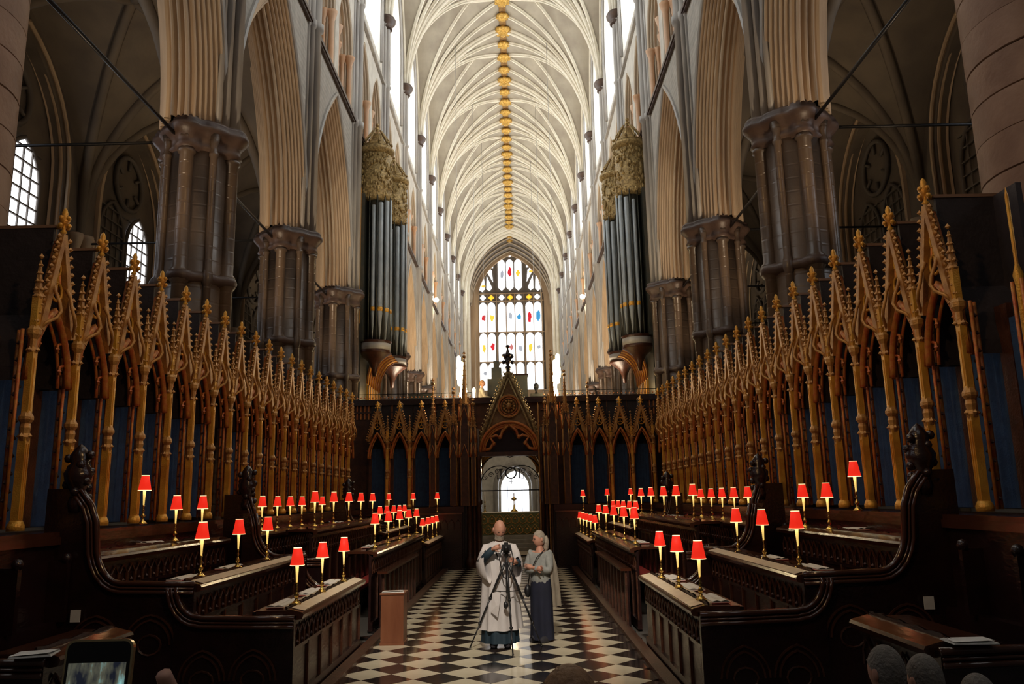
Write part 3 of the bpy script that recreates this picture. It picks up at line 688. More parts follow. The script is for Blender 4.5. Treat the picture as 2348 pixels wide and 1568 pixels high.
for sg in (-1,1):
    mb=MB()
    for x,r_ in ((1.0,.07),(1.14,.05),(1.3,.08)): 
        mb.lathe([(r_*1.8,0),(r_*1.8,.25),(r_,.35),(r_,1.9),(r_*1.6,1.95),(r_*1.6,2.05),(r_,2.1),(r_,3.3),(r_*1.7,3.4),(r_,3.5),(r_,4.3)],(sg*x,0,0),8)
    mb.obj('gate_post','woodmid',gt)
    if sg>0:
        for xx in (.93,1.22): MB().lathe([(.03,0),(.025,.1),(.025,4.3),(.05,4.35),(.02,4.45),(.02,5.0),(0,5.1)],(xx,-.1,0),8).obj('gilded_shaft','palegold',gt)
    mb=MB(); mb.box(min(sg*.93,sg*1.5),max(sg*.93,sg*1.5),.1,.8,0,3.6); mb.obj('door_jamb','wood',gt)
# iron gate overthrow
ov=thing('gate_overthrow','black wrought iron scroll overthrow with a ring hanging in the gate arch','ironwork',(0.06,25.9,0))
mb=MB(); mb.tube([(x,0,z-.12) for x,z in pt_arch(1.0,.62,2.9,0,0,8)],.02,6); mb.tube([(x,0,z-.3) for x,z in pt_arch(.95,.45,2.85,0,0,8)],.016,6)
mb.tube([(-1,0,2.35),(1,0,2.35)],.018,6); mb.obj('iron_arch','iron',ov)
mb=MB(); mb.tube([(.02+.17*math.cos(2*PI*i/20),0,2.9+.17*math.sin(2*PI*i/20)) for i in range(20)],.022,6,closed=True)
mb.tube([(.02,0,2.72),(.02,0,2.55)],.018,5); mb.tube([(-.06,0,2.63),(.1,0,2.63)],.014,5); mb.obj('ring','iron',ov)
for sg in (-1,1):
    mb=MB()
    for k_ in range(3): 
        c_=(sg*(.42+.2*k_),0,2.95-.1*k_); mb.tube([(c_[0]+.09*(1-q/14)*math.cos(q*.8),0,c_[2]+.09*(1-q/14)*math.sin(q*.8)) for q in range(12)],.012,5)
    mb.tube([(sg*.3,0,2.72),(sg*.3,0,3.02)],.018,5); mb.tube([(sg*.24,0,3.02),(sg*.36,0,3.02)],.015,5); mb.tube([(sg*.3,0,2.75),(sg*.42,0,2.72),(sg*.42,0,2.85)],.014,5)
    mb.obj('scroll','iron',ov)
# pinnacle turrets
def turret(x,y,z0,z1,r,label):
    t=thing('pinnacle',label,'pinnacle',(x,y,0),0,None)
    mb=MB(); zb=z0
    for i in range(4):
        a=PI/4+PI/2*i; mb.tube([(r*math.cos(a),r*math.sin(a),1.9),(r*math.cos(a),r*math.sin(a),z0+.1)],.02,5)
        spire(mb,r*math.cos(a),r*math.sin(a),z0+.1,z0+.45,.035,4,3)
    mb.obj('shaft','palegold',t)
    mb=MB(); mb.box(-r*.8,r*.8,-r*.8,r*.8,1.9,z0-.5); mb.box(-r*.5,r*.5,-r*.5,r*.5,z0-.5,z0+.2); mb.obj('core','woodmid',t)
    mb=MB(); 
    for i in range(4):
        a=PI/2*i; c_,s_=math.cos(a),math.sin(a)
        mb.tube([(c_*r+s_*r*.8,s_*r-c_*r*.8,z0-.35),(c_*r,s_*r,z0+.1),(c_*r-s_*r*.8,s_*r+c_*r*.8,z0-.35)],.02,5)
        mb.tube([(c_*r+s_*r*.8,s_*r-c_*r*.8,3.4),(c_*r,s_*r,3.8),(c_*r-s_*r*.8,s_*r+c_*r*.8,3.4)],.02,5)
    mb.obj('gablet','red',t)
    mb=MB(); spire(mb,0,0,z0+.15,z1-.2,r*.6,6,10); mb.ball((0,0,z1-.12),.06,6); mb.leaf((0,0,z1),.06); mb.obj('spire','palegold',t)
for x,y,z0,z1,r,l in ((-1.36,25.45,4.9,6.75,.17,'tall crocketed pinnacle just left of the gate gable'),(1.44,25.45,4.9,6.75,.17,'tall crocketed pinnacle just right of the gate gable'),
    (-1.72,25.5,4.3,5.6,.13,'shorter pinnacle left of the tall one on the left of the gate'),(1.86,25.5,4.6,6.1,.13,'shorter pinnacle right of the tall one on the right of the gate'),
    (-2.38,25.5,4.3,5.9,.12,'thin dark pinnacle between the gate and the left return canopies'),(2.6,25.5,4.2,5.7,.1,'thin dark pinnacle between the first two right return canopies'),
    (-1.08,25.3,4.2,5.2,.08,'small pinnacle hugging the left foot of the gate gable'),(1.2,25.3,4.2,5.2,.08,'small pinnacle hugging the right foot of the gate gable')): turret(x,y,z0,z1,r,l)
# candelabra on the gallery
def candelabrum(x,side,sg):
    t=thing('candelabrum','bright branched light stand on the screen just %s of the gate gable'%side,'light fitting',(x,26.7,5.35),0,None)
    mb=MB(); mb.lathe([(.12,0),(.1,.05),(.03,.1),(.02,.3),(.02,1.5)],n=8)
    for i,(dx,dz) in enumerate(((0,.2),(.1,.3),(-.06,.5))): mb.tube([(0,0,dz),(dx,-.05,dz+.03)],.01,5)
    mb.obj('stand','brass',t)
    spec=[(-.12,1.0,.55),(-.10,.5,.5),(-.02,.75,.6),(-.14,.7,.4),(0,.25,.4),(.08,.15,.3),(-.03,.02,.3),(.03,.5,.3)]
    for dx,dz,l in spec:
        MB().lathe([(0,0),(.06,.03),(.075,l*.5),(.06,l*.92),(.0,l)],(sg*dx,-.05,dz),8).obj('lamp_tube','tube',t)
    light('candelabrum_glow','POINT',(x,26.0,6.2),55,(1,.74,.42),.25)
candelabrum(-1.5,'left',1); candelabrum(1.62,'right',-1)
t=thing('desk_lamp','small bright lamp on the screen between left light stand and gable','lamp',(-1.12,26.7,5.35)); MB().lathe([(0,0),(.04,.02),(.05,.3),(0,.36)],(0,0,.1),8).obj('lamp_tube','tube',t); MB().lathe([(.05,0),(.01,.03),(.01,.12)],n=8).obj('stand','brass',t)
# organ console block and boxes on the gallery
t=thing('organ_console','dark boxed organ console behind the left of the gate gable','console',(-.5,27.8,5.3))
mb=MB().box(-.2,.35,0,.6,0,.95).box(-.05,.3,0,.5,.95,1.35); mb.obj('case','case',t); MB().box(.02,.22,.1,.4,1.35,1.6).obj('ornament','case',t)
t=thing('organ_console','dark square console case behind the right of the gate gable','console',(.5,27.8,5.3)); MB().box(-.3,.22,0,.5,0,1.05).obj('case','case',t); MB().box(-.32,.24,-.02,.52,1.05,1.1).obj('cornice','wood',t)
t=thing('music_desk','low dark desk on the screen with a small round-topped stand','desk',(1.0,27.2,5.3)); MB().box(-.2,.25,0,.4,0,.32).obj('case','case',t); MB().lathe([(.05,.32),(.03,.4),(.09,.5),(.09,.62),(0,.7)],n=8).obj('stand','iron',t)
t=thing('music_desk','low dark box on the screen far left beside the organ case','desk',(-3.0,27.2,5.3)); MB().box(-.4,.4,0,.5,0,.36).obj('case','case',t); MB().box(-.42,.42,-.02,.52,.36,.39).obj('top','case',t)
# ------------------------------------------------ organ cases
def organ(s):
    t=thing('organ_case','tall %s organ case with grey pipes and gilded carved towers'%SIDE[s],'organ',(s*5.2,28.3,0),ry(s))
    # local: -x towards nave ; towers at y=0 and y=+-4 (flip for left)
    yf=lambda y:y if s>0 else -y
    MB().box(-.12,.9,min(yf(-.7),yf(4.6)),max(yf(-.7),yf(4.6)),7.7,13.2).obj('case_body','case',t)
    MB().box(.0,.9,min(yf(-.5),yf(4.4)),max(yf(-.5),yf(4.4)),5.4,7.7).obj('case_base','case',t)
    for ty,zt,zb,R in ((0,15.1,7.75,.56),(4.1,15.6,7.9,.56)):
        c=(-.42,yf(ty),0)
        MB().lathe([(R*.12,zb-1.25),(R*.2,zb-.95),(R*.42,zb-.7),(R*.8,zb-.52),(R*1.0,zb-.45),(R*1.08,zb-.42),(R*1.03,zb-.36),(R*1.03,zb-.06),(R*1.12,zb),(R*.9,zb+.02)],c,20).obj('corbel','woodmid',t)
        mb=MB().lathe([(R*1.045,zb-.33),(R*1.045,zb-.09)],c,20); mb.obj('corbel_band','greyshaft',t)
        MB().lathe([(R*.55,zb),(R*.55,zt)],c,14).obj('tower_core','case',t)
        mb=MB().lathe([(R*.95,zt-2.0),(R*1.0,zt-1.9),(R*.93,zt-1.2),(R*1.0,zt-.2)],c,20)
        for i in range(260):
            a=random.random()*2*PI; z=zt-2.0+1.8*random.random(); mb.ball((c[0]+R*math.cos(a),c[1]+R*math.sin(a),z),random.uniform(.03,.065),5,1,1,random.uniform(.7,2.4))
        mb.obj('pierced_carving','carve',t)['kind']='stuff'
        mb=MB().lathe([(R*1.0,zt-.2),(R*1.12,zt-.12),(R*1.2,zt-.05),(R*1.22,zt+.03),(R*1.05,zt+.1)],c,20)
        mb.lathe([(R*1.05,zt+.1),(R*.95,zt+.22),(R*.7,zt+.32),(R*.45,zt+.5),(R*.28,zt+.75),(R*.1,zt+.8)],c,14)
        for i in range(10): a=2*PI*i/10; mb.tube([(c[0]+R*1.0*math.cos(a),c[1]+R*1.0*math.sin(a),zt+.1),(c[0]+R*.8*math.cos(a),c[1]+R*.8*math.sin(a),zt+.45),(c[0]+R*.3*math.cos(a),c[1]+R*.3*math.sin(a),zt+.85)],.035,5); mb.ball((c[0]+R*math.cos(a),c[1]+R*math.sin(a),zt+.26),.06,5)
        mb.ball((c[0],c[1],zt+.95),.1,8); mb.ball((c[0],c[1],zt+1.12),.07,8); mb.obj('crown','carve',t)
        for i in range(7):
            a=PI*.5+PI*(i)/6; r_=.095 if 0<i<6 else .07; zz=zt-1.95-(abs(i-3)*.12)
            px,py=c[0]+(R-.06)*math.cos(a),c[1]+(R-.06)*math.sin(a)
            o=MB().lathe([(.02,zb+.03),(r_*.9,zb+.9),(r_,zb+.95),(r_,zb+1.15),(r_,zz),(r_*.8,zz+.02)],(px,py,0),10).obj('pipe','pipe',t)
            MB().lathe([(r_*1.08,zb+1.05),(r_*1.15,zb+1.12),(r_*1.08,zb+1.2)],(px,py,0),10).obj('pipe_mouth','gold',o)
        mb=MB()
        for i in range(8):
            a=PI*.5+PI*(i-.5)/6; mb.tube([(c[0]+R*math.cos(a),c[1]+R*math.sin(a),zb+.02),(c[0]+R*math.cos(a),c[1]+R*math.sin(a),zt-1.9)],.022,5)
        mb.obj('tower_stile','case',t)
    # flats between towers
    for i in range(9):
        yy=yf(.8+i*.31); r_=.08; top=11.2-.5*abs(i-4)*.5
        MB().lathe([(.02,8.0),(r_,8.6),(r_,top),(r_*.7,top+.02)],(-.2,yy,0),8).obj('pipe','pipe',t)
    mb=MB()
    for i in range(60): mb.ball((-.24,yf(.6+random.random()*2.9),11.1+random.random()*.9),random.uniform(.05,.1),5)
    mb.obj('pierced_carving','carve',t)['kind']='stuff'
    MB().box(-.35,.1,min(yf(.5),yf(3.6)),max(yf(.5),yf(3.6)),11.9,12.15).obj('cornice','boxwood',t)
    MB().box(-.3,.1,min(yf(.5),yf(3.6)),max(yf(.5),yf(3.6)),7.7,8.0).obj('lower_rail','boxwood',t)
    mb=MB().box(.0,.12,min(yf(-.78),yf(-.66)),max(yf(-.78),yf(-.66)),8.3,13.4)
    for i in range(14): mb.ball((.06,yf(-.78),8.6+i*.36),.08,5)
    mb.obj('gilded_side_strip','gold',t)
    # gilded cove and panel under the flat
    mb=MB(); rows=[]
    for q in range(7):
        a=PI/2*q/6; rows.append([(-.0-.75*(1-math.cos(a)),yf(yy),6.35+1.25*math.sin(a)) for yy in (.75,3.4)])
    mb.grid(rows,True); mb.obj('gilded_cove','gold',t)
    for j in range(7):
        yy=yf(.8+j*.43); mb=MB(); mb.tube([(-.03-.75*(1-math.cos(PI/2*q/6)),yy,6.35+1.25*math.sin(PI/2*q/6)) for q in range(7)],.03,5); mb.obj('cove_rib','boxwood',t)
    MB().box(-.06,0,min(yf(.8),yf(3.4)),max(yf(.8),yf(3.4)),5.5,6.3).obj('gilded_panel','gold',t)
    for j in range(8):
        yy=yf(.85+j*.36); MB().box(-.08,-.05,yy-.02,yy+.02,5.5,6.3).obj('panel_bar','wood',t)
    light('organ_loft_lamp','POINT',(s*4.2,29.6,6.0),26,(1,.65,.25),.1)
organ(-1); organ(1)
# spotlight fittings on the triforium
for s in (-1,1):
    t=thing('spotlight','bright round spotlight fixed high on the %s nave wall'%SIDE[s],'light fitting',(s*5.1,54,15.8)); MB().ball((0,0,0),.17,10).obj('lens','tube',t); MB().tube([(0,0,0),(s*.2,.1,.05)],.05,6).obj('bracket','iron',t)
    light('spot_glow','POINT',(s*4.7,53.4,15.8),160,(1,.8,.5),.2)
# cables
for i,(x,y,z0,z1) in enumerate(((-2.9,44,10,30.2),(-2.3,52,8,30.2),(2.62,44,10,30.2),(2.2,54,8,30.2),(-2.0,60,7,30.2),(1.95,62,7,30.2))):
    o=MB().tube([(x,y,z0),(x,y,z1+.6)],.014,5).obj('hanging_cable','greyshaft'); tag(o,'thin cable hanging from the vault, %s of six counted from the left'%ORD[[0,1,5,4,2,3][i]],'cable','thin cables hanging from the vault')
# ------------------------------------------------ nave altar beyond the gate
dz=thing('altar_step','grey stone step platform seen through the gate arch','step',(0.02,33,0)); 
for i in range(4): MB().box(-3+.1*i,3-.1*i,i*.25,3,i*.15,(i+1)*.15-.005).obj('step','trimstone',dz)
al=thing('altar','altar with green and gold patterned frontal beyond the gate','altar',(0,34.2,.6))
MB().box(-1.45,1.45,0,.9,0,.9).obj('frontal','altar',al)
MB().box(-1.5,1.5,-.04,.95,.9,.94).obj('altar_top','paper',al)
mb=MB()
for j in range(2):
    for i in range(9):
        x=-1.3+i*.325+(.16 if j else 0)
        if x<1.4: mb.tube([(x+dx*.14,-.015,.22+j*.42+dz_*.19) for dx,dz_ in ((-1,-.6),(-1,.2),(0,1),(1,.2),(1,-.6),(0,-1))],.016,5,closed=True); mb.ball((x,-.015,.24+j*.42),.045,6)
mb.obj('embroidery','palegold',al)['kind']='stuff'
t=thing('candlestick','brass candlestick with white candle on left end of altar','candlestick',(-1.12,34.5,1.54)); MB().lathe([(.12,0),(.03,.06),(.025,.2),(.04,.24),(.02,.3),(.02,.4),(.06,.44)],n=10).obj('stick','brass',t); MB().tube([(0,0,.44),(0,0,.9)],.028,8).obj('candle','paper',t)
t=thing('altar_cross','small ornate cross standing in the middle of the altar','cross',(.12,34.6,1.54)); MB().lathe([(.18,0),(.1,.08),(.04,.14),(.03,.3)],n=8).box(-.02,.02,-.02,.02,.3,.78).box(-.12,.12,-.02,.02,.5,.56).ball((0,0,.53),.09,8).obj('cross_body','brass',t)
# ------------------------------------------------ choir stalls: platforms, desks, benches
def bx_s(mb,s,x0,x1,y0,y1,z0,z1): a,b=s*x0,s*x1; return mb.box(min(a,b),max(a,b),y0,y1,z0,z1)
for s in (-1,1):
    t=thing('stall_platform','dark oak stepped platform carrying the %s choir stalls'%SIDE[s],'platform')
    for x0,z in ((3.02,.3),(4.14,.6),(4.5,.95)):
        mb=MB()
        for a,b in ([(8.9,12.9),(13.7,20.0),(20.3,25.4)] if z<.9 else [(6.3,25.4)]): bx_s(mb,s,x0,5.5,a,b,0 if z==.3 else z-.3,z)
        mb.obj('step','wood',t)
    t=thing('back_stall_row','dark oak seat row under the gilded canopies on the %s'%SIDE[s],'stalls')
    mb=MB(); bx_s(mb,s,4.62,5.5,6.3,25.4,.95,1.80); mb.obj('stall_base','wood',t)
    mb=MB(); bx_s(mb,s,4.58,5.3,6.3,25.4,1.80,1.85); bx_s(mb,s,4.56,4.62,6.3,25.4,1.72,1.80); mb.obj('ledge','rail',t)
    for j in range(22):
        y=6.9+j*.84; mb=MB(); bx_s(mb,s,4.42,4.62,y-.03,y+.03,.95,1.55); mb.ball((s*4.45,y,1.58),.06,6); mb.obj('seat_divider','wood',t)
def desk(s,x,y0,y1,zt,zf,label,red=False,highlight=0):
    yc=(y0+y1)/2; t=thing('choir_desk',label,'desk',(s*x,yc,zf),ry(s),'dark oak choir desks on the %s'%SIDE[s]); H=zt-zf; l=(y1-y0)/2
    mb=MB().box(0.03,.07,-l,l,0,H-.06); mb.box(.0,.03,-l,l,0,.14); mb.box(.0,.03,-l,l,H-.14,H-.07); mb.box(.01,.03,-l,l,H-.42,H-.38); mb.obj('front_panel','wood',t)
    n=max(2,int((y1-y0)/.19)); mb=MB()
    for i in range(n):
        yy=-l+(i+.5)*2*l/n; hw=l/n*.8
        mb.tube([(.015,yy+a,H-.38+b) for a,b in ((-hw,0),(-hw,.12),(0,.21),(hw,.12),(hw,0))],.012,4)
        if i%3==0: mb.box(.005,.03,yy-hw*1.2-.02,yy-hw*1.2+.02,.14,H-.4)
        mb.leaf((.01,yy,H-.34),.022)
    mb.obj('carved_frieze','woodmid',t)['kind']='stuff'
    mb=MB().prism([(-.06,-.10),(-.075,-.06),(-.06,-.035),(.08,.0),(.10,.0),(.10,-.05),(.0,-.11)],'y',-l,l); mb.v=[(a,b,c+H) for a,b,c in mb.v]; mb.obj('front_rail','rail',t)
    mb=MB().box(.10,.42,-l,l,H-.05,H-.01); mb.obj('desk_top','redcush' if red else 'rail',t)
    mb=MB(); m_=max(8,int((y1-y0)*10)); rows=[[],[]]
    for i in range(m_+1):
        yy=-l+2*l*i/m_; z=H+.012+.022*abs(math.sin(i*1.1)); rows[0].append((.095,yy,H-.02)); rows[1].append((.10,yy,z))
    mb.grid(rows,False); mb.grid([[(a+.02,b,c) for a,b,c in r] for r in rows],False); mb.obj('book_stop','wood',t)
    mb=MB().box(.42,.46,-l,l,H-.1,H-.02); mb.obj('back_rail','wood',t)
    if highlight:  # highlights along the desk, put in as pale strips
        mb=MB().add([(-.05,-l+.1,H-.026),(.078,-l+.1,H+.004),(.078,l-.1,H+.004),(-.05,l-.1,H-.026),(-.05,-l+.1,H-.03),(-.05,l-.1,H-.03)],[(0,1,2,3),(0,3,5,4)]); mb.obj('painted_highlight','highlight',t)
        if highlight>1: MB().box(.13,.21,-l+.15,l-.15,H-.01,H+.004).obj('painted_highlight','highlight',t)
    return t
def bench(s,x,y0,y1,zf,label):
    yc=(y0+y1)/2; l=(y1-y0)/2; t=thing('choir_bench',label,'bench',(s*x,yc,zf),ry(s),'benches between the %s choir desks'%SIDE[s])
    mb=MB().box(0,.36,-l,l,.38,.42)
    for i in range(4): yy=-l+.15+(2*l-.3)*i/3; mb.box(.03,.33,yy-.03,yy+.03,0,.38)
    mb.obj('seat','wood',t); mb=MB().box(.01,.35,-l+.05,l-.05,.42,.48); mb.obj('seat_cushion','redcush',t)
BL=['near','middle','far']; TN=['front','second','third']
AY={-1:[(8.7,12.2),(13.75,20.7),(20.75,25.6)],1:[(8.35,11.9),(13.4,20.3),(20.4,25.3)]}
TX=[[2.06,3.14,4.22],[2.16,3.12,4.22],[2.06,3.02,4.22]]; TZ=[[1.01,1.31,1.62],[1.29,1.68,1.62],[1.04,1.36,1.62]]
def far_end(y,s,b,ti): return y
for s in (-1,1):
    for b in range(3):
        y0,y1=AY[s][b]
        if b==0: e=[y1,y1+.4,y1+.4]
        elif b==1: e=[y1,y1-.6,y1-.9]
        else: e=[y1,y1-.8,y1-.3]
        yst=[y0,y0,y0+.0]
        if b==1: yst=[y0,y0-.2,y0+.3]
        if b==2: yst=[y0,y0-.9,y0-.6]
        for ti in range(3):
            desk(s,TX[b][ti],yst[ti],e[ti],TZ[b][ti],(0,.3,.6)[ti],'%s dark oak choir desk of the %s block on the %s side'%(TN[ti],BL[b],SIDE[s]),red=(ti==2),highlight=[[2,1,0],[0,0,0],[1,1,0]][b][ti])
            if ti<2: bench(s,TX[b][ti]+.62,yst[ti]+.25,e[ti]-.2,(0,.3)[ti],'bench with red cushion behind the %s desk of the %s %s block'%(TN[ti],BL[b],SIDE[s]))
    # low chorister bench front in the middle block
    t=thing('chorister_ledge','low front ledge before the middle block of desks on the %s'%SIDE[s],'ledge',(s*1.98,(AY[s][1][0]+AY[s][1][1])/2-1.2,0),ry(s))
    MB().box(-.05,.12,-2.2,2.2,.90,.94).obj('ledge_top','rail',t); MB().box(.05,.08,-2.2,2.2,0.05,.9).obj('ledge_panel','wood',t)
    for i in range(9): MB().box(.02,.05,-2.15+i*.52,-2.08+i*.52,.05,.9).obj('pilaster','woodmid',t)
    desk(s,3.06,5.67 if s>0 else 5.95,6.9 if s>0 else 7.05,1.10,0,'nearest short oak desk in the %s foreground'%SIDE[s])
# bench ends with swept rails
def arcp(x0,z0,x1,z1,n=6):   # quarter sweep from horizontal to vertical
    return [(x0+(x1-x0)*math.sin(PI/2*i/n),z0+(z1-z0)*(1-math.cos(PI/2*i/n))) for i in range(n+1)]
def bench_end(s,y,outl,label,poppy=None,xmax=None,th=.07):
    t=thing('bench_end',label,'bench end',(0,y,0))
    P=[(outl[0][0],0)]+outl+[(xmax or outl[-1][0],outl[-1][1]),(xmax or outl[-1][0],0)]
    MB().prism([(s*a,b) for a,b in P],'y',.0,th).obj('end_panel','wood',t)
    for off,r in ((0,.028),(-.085,.022),(-.045,.012)):
        Q=[]
        for i,(a,b) in enumerate(outl):
            p=outl[max(0,i-1)]; q=outl[min(len(outl)-1,i+1)]; dx,dz=q[0]-p[0],q[1]-p[1]; L=math.hypot(dx,dz) or 1
            Q.append((s*(a+dz/L*-off*1.0),-.02 if off else .0,b-dx/L*-off*1.0 if off else b))
        MB().tube(Q,r,8).obj('swept_rail','rail',t)
    mb=MB(); x0,x1=outl[0][0],outl[-1][0]; zt=outl[0][1]-.18
    w_=(x1-x0-.2)/2
    for c in (x0+.15+w_*.5,x0+.15+w_*1.5):
        for tt in (0,.05): mb.tube([(s*(c+a),-.005,b) for a,b in pt_arch(w_*.46,.3,zt-.42,0,tt,6)],.013,4)
        mb.tube([(s*(c+.12*math.cos(q*PI/6)),-.005,zt-.42+.0+.1*math.sin(q*PI/6)) for q in range(12)],.012,4,closed=True)
    mb.obj('blind_tracery','woodmid',t)
    if poppy:
        px,pz=poppy; mb=MB()
        mb.lathe([(.07,pz-.25),(.09,pz-.15),(.06,pz-.05),(.13,pz+.06),(.15,pz+.16),(.09,pz+.27),(.11,pz+.34),(.05,pz+.44),(0,pz+.48)],(s*px,.04,0),10)
        for i in range(14): a=i*2.4; mb.ball((s*px+.12*math.cos(a),.04+.08*math.sin(a),pz-.1+i*.035),.05,6)
        mb.obj('poppy_finial','wood',t)
    return t
for s in (-1,1):
    ya_=AY[s][0][0]
    bench_end(s,ya_-.08,[(2.06,.93),(2.5,.935),(3.02,.95)]+arcp(3.05,.96,3.30,1.26),'lowest carved bench end facing the camera at the %s front block'%SIDE[s],th=.06)
    bench_end(s,ya_-.06,[(3.12,1.29),(3.5,1.3),(3.85,1.31)]+arcp(3.88,1.31,4.18,1.75)+[(4.2,1.95),(4.26,2.12),(4.38,2.28),(4.46,2.3)],'upper carved bench end with poppy finial at the %s front block'%SIDE[s],poppy=(4.45,2.3),xmax=4.75,th=.07)
    y1=AY[s][0][1]
    bench_end(s,y1+.45,[(3.0,1.3),(3.3,1.3)]+arcp(3.4,1.3,3.75,1.75)+[(3.8,1.95)],'swept bench end closing the near block on the %s beyond the second desk'%SIDE[s],xmax=4.0)
    bench_end(s,y1+1.0,[(2.9,1.2),(3.2,1.2)]+arcp(3.4,1.2,3.95,1.7)+[(4.0,2.0),(4.1,2.25)],'tall swept bench end at the start of the middle block on the %s'%SIDE[s],poppy=(4.15,2.25),xmax=4.5)
    bench_end(s,y1+.75,[(2.3,.78),(2.6,.78)]+arcp(2.7,.78,3.1,1.2)+[(3.12,1.35)],'small swept bench end in the gap behind the %s near block'%SIDE[s],xmax=3.3)
    bench_end(s,20.2 if s<0 else 19.8,[(3.0,1.5),(3.4,1.5)]+arcp(3.5,1.5,3.9,1.9)+[(3.95,2.15)],'far swept bench end with poppy finial before the far %s block'%SIDE[s],poppy=(3.95,2.2),xmax=4.3)
    yb=5.6 if s>0 else 5.88
    bench_end(s,yb,[(3.06,1.04),(3.5,1.05),(4.9,1.06)],'plain railed bench end in the %s foreground corner'%SIDE[s])
    t=thing('notice_card','small pale notice card fixed on the %s front bench end'%SIDE[s],'card',(s*4.32,ya_-.10,1.0)); MB().box(-.05,.05,-.012,0,-.06,.06).obj('card','paper',t)
# return stall desks under the screen
for s in (-1,1):
    t=thing('return_desk','dark desk in front of the %s return stalls below the screen'%SIDE[s],'desk',(s*2.9,25.0,0))
    MB().box(-1.45,1.45,0,.06,0,1.66).obj('front_panel','wood',t); MB().box(-1.47,1.47,-.12,.3,1.66,1.70).obj('desk_top','rail',t)
    mb=MB()
    for i in range(14): x=-1.35+i*.207; mb.tube([(x-.08,-.01,1.2),(x-.08,-.01,1.4),(x,-.01,1.5),(x+.08,-.01,1.4),(x+.08,-.01,1.2)],.012,4)
    mb.obj('carved_frieze','woodmid',t)['kind']='stuff'
    mb=MB(); mb.box(min(s*-1.5,s*1.9)-0,max(s*-1.5,s*1.9),.35,1.35,0,1.88); mb.obj('stall_base','wood',t)
# ------------------------------------------------ candle lamps
base_l=MB().lathe([(.055,0),(.055,.012),(.045,.02),(.02,.045),(.014,.07),(.026,.085),(.03,.10),(.014,.125),(.010,.15),(.018,.165),(.010,.18),(.010,.21),(.016,.222),(.012,.235)],n=12).mesh('stem','brass')
cand_l=MB().lathe([(.009,.235),(.020,.43)],n=10).mesh('candle_tube','candle')
sh_l=MB().lathe([(.078,.415),(.0445,.60)],n=20); sh_me=sh_l.mesh('lamp_shade','shade')
shi=MB().lathe([(.0765,.4155),(.043,.5995)],n=20); shi.lathe([(.079,.412),(.080,.418),(.076,.418)],n=20); shi.lathe([(.046,.597),(.046,.603),(.042,.603)],n=20); shi_me=shi.mesh('shade_lining','shadein')
lamp_light=bpy.data.lights.new('lamp_bulb','POINT'); lamp_light.energy=2.0; lamp_light.color=(1,.70,.32); lamp_light.shadow_soft_size=.02
def lamp(x,y,z,label,group):
    t=thing('candle_lamp',label,'lamp',(x,y,z),random.random(),group)
    place(base_l,'stem',t); place(cand_l,'candle_tube',t); sh_=place(sh_me,'lamp_shade',t); place(shi_me,'shade_lining',sh_)
    o=bpy.data.objects.new('lamp_bulb',lamp_light); C.objects.link(o); o.parent=t; o.location=(0,0,.49)
LP={-1:{'F':([9.09,10.25,11.5],2.17,1.01),'M':([9.2,10.4,11.59],3.28,1.31),'T0':([10.18],4.42,1.88),'T':([10.93,11.84],4.32,1.63),
 'U':([14.61,15.53,16.41,17.3,19.09],4.32,1.63),'V':([14.12,15.57,16.96,18.27,19.73],3.25,1.69),'m':([14.47,15.96,17.47,18.92,20.37],2.26,1.29),
 'u':([20.05,21.1,22.27,23.33,24.39],3.12,1.37),'f':([20.9,22.1,23.32,24.45,25.45],2.17,1.04),'s':([(-3.69,1.72),(-2.94,1.72),(-2.2,1.72)],0,0)},
 1:{'F':([8.68,9.84,11.0],2.17,1.02),'M':([8.84,10.06,11.25],3.28,1.30),'T0':([9.94],4.42,1.86),'T':([10.63,11.52],4.32,1.61),
 'U':([14.26,15.19,16.07,16.96,17.92],4.32,1.61),'V':([13.76,15.22,16.53,18.09,19.54],3.25,1.67),'m':([13.91,15.29,16.88,18.38,19.96],2.26,1.30),
 'u':([19.6,20.7,21.9,23.0,24.2],3.12,1.37),'f':([20.12,21.31,22.53,23.72,24.88],2.17,1.05),'s':([(2.29,1.70),(3.04,1.72),(3.76,1.72)],0,0)}}
NM={'F':'front desk of the near %s block','M':'second desk of the near %s block','T0':'top ledge beneath the canopies on the %s','T':'third desk of the near %s block','U':'third desk of the middle %s block','V':'second desk of the middle %s block','m':'front desk of the middle %s block','u':'second desk of the far %s block','f':'front desk of the far %s block','s':'%s return stall desk under the screen'}
for s in (-1,1):
    for g_,(L_,x,z) in LP[s].items():
        for i,y in enumerate(L_):
            lab='red-shaded brass candle lamp, %s on the '%(ORD[i]+(' from camera' if g_!='s' else ' from left') if len(L_)>1 else 'single')+NM[g_]%SIDE[s]
            if g_=='s': lamp(y[0],25.0,y[1],lab,'red-shaded candle lamps')
            else: lamp(s*x,y,z,lab,'red-shaded candle lamps')
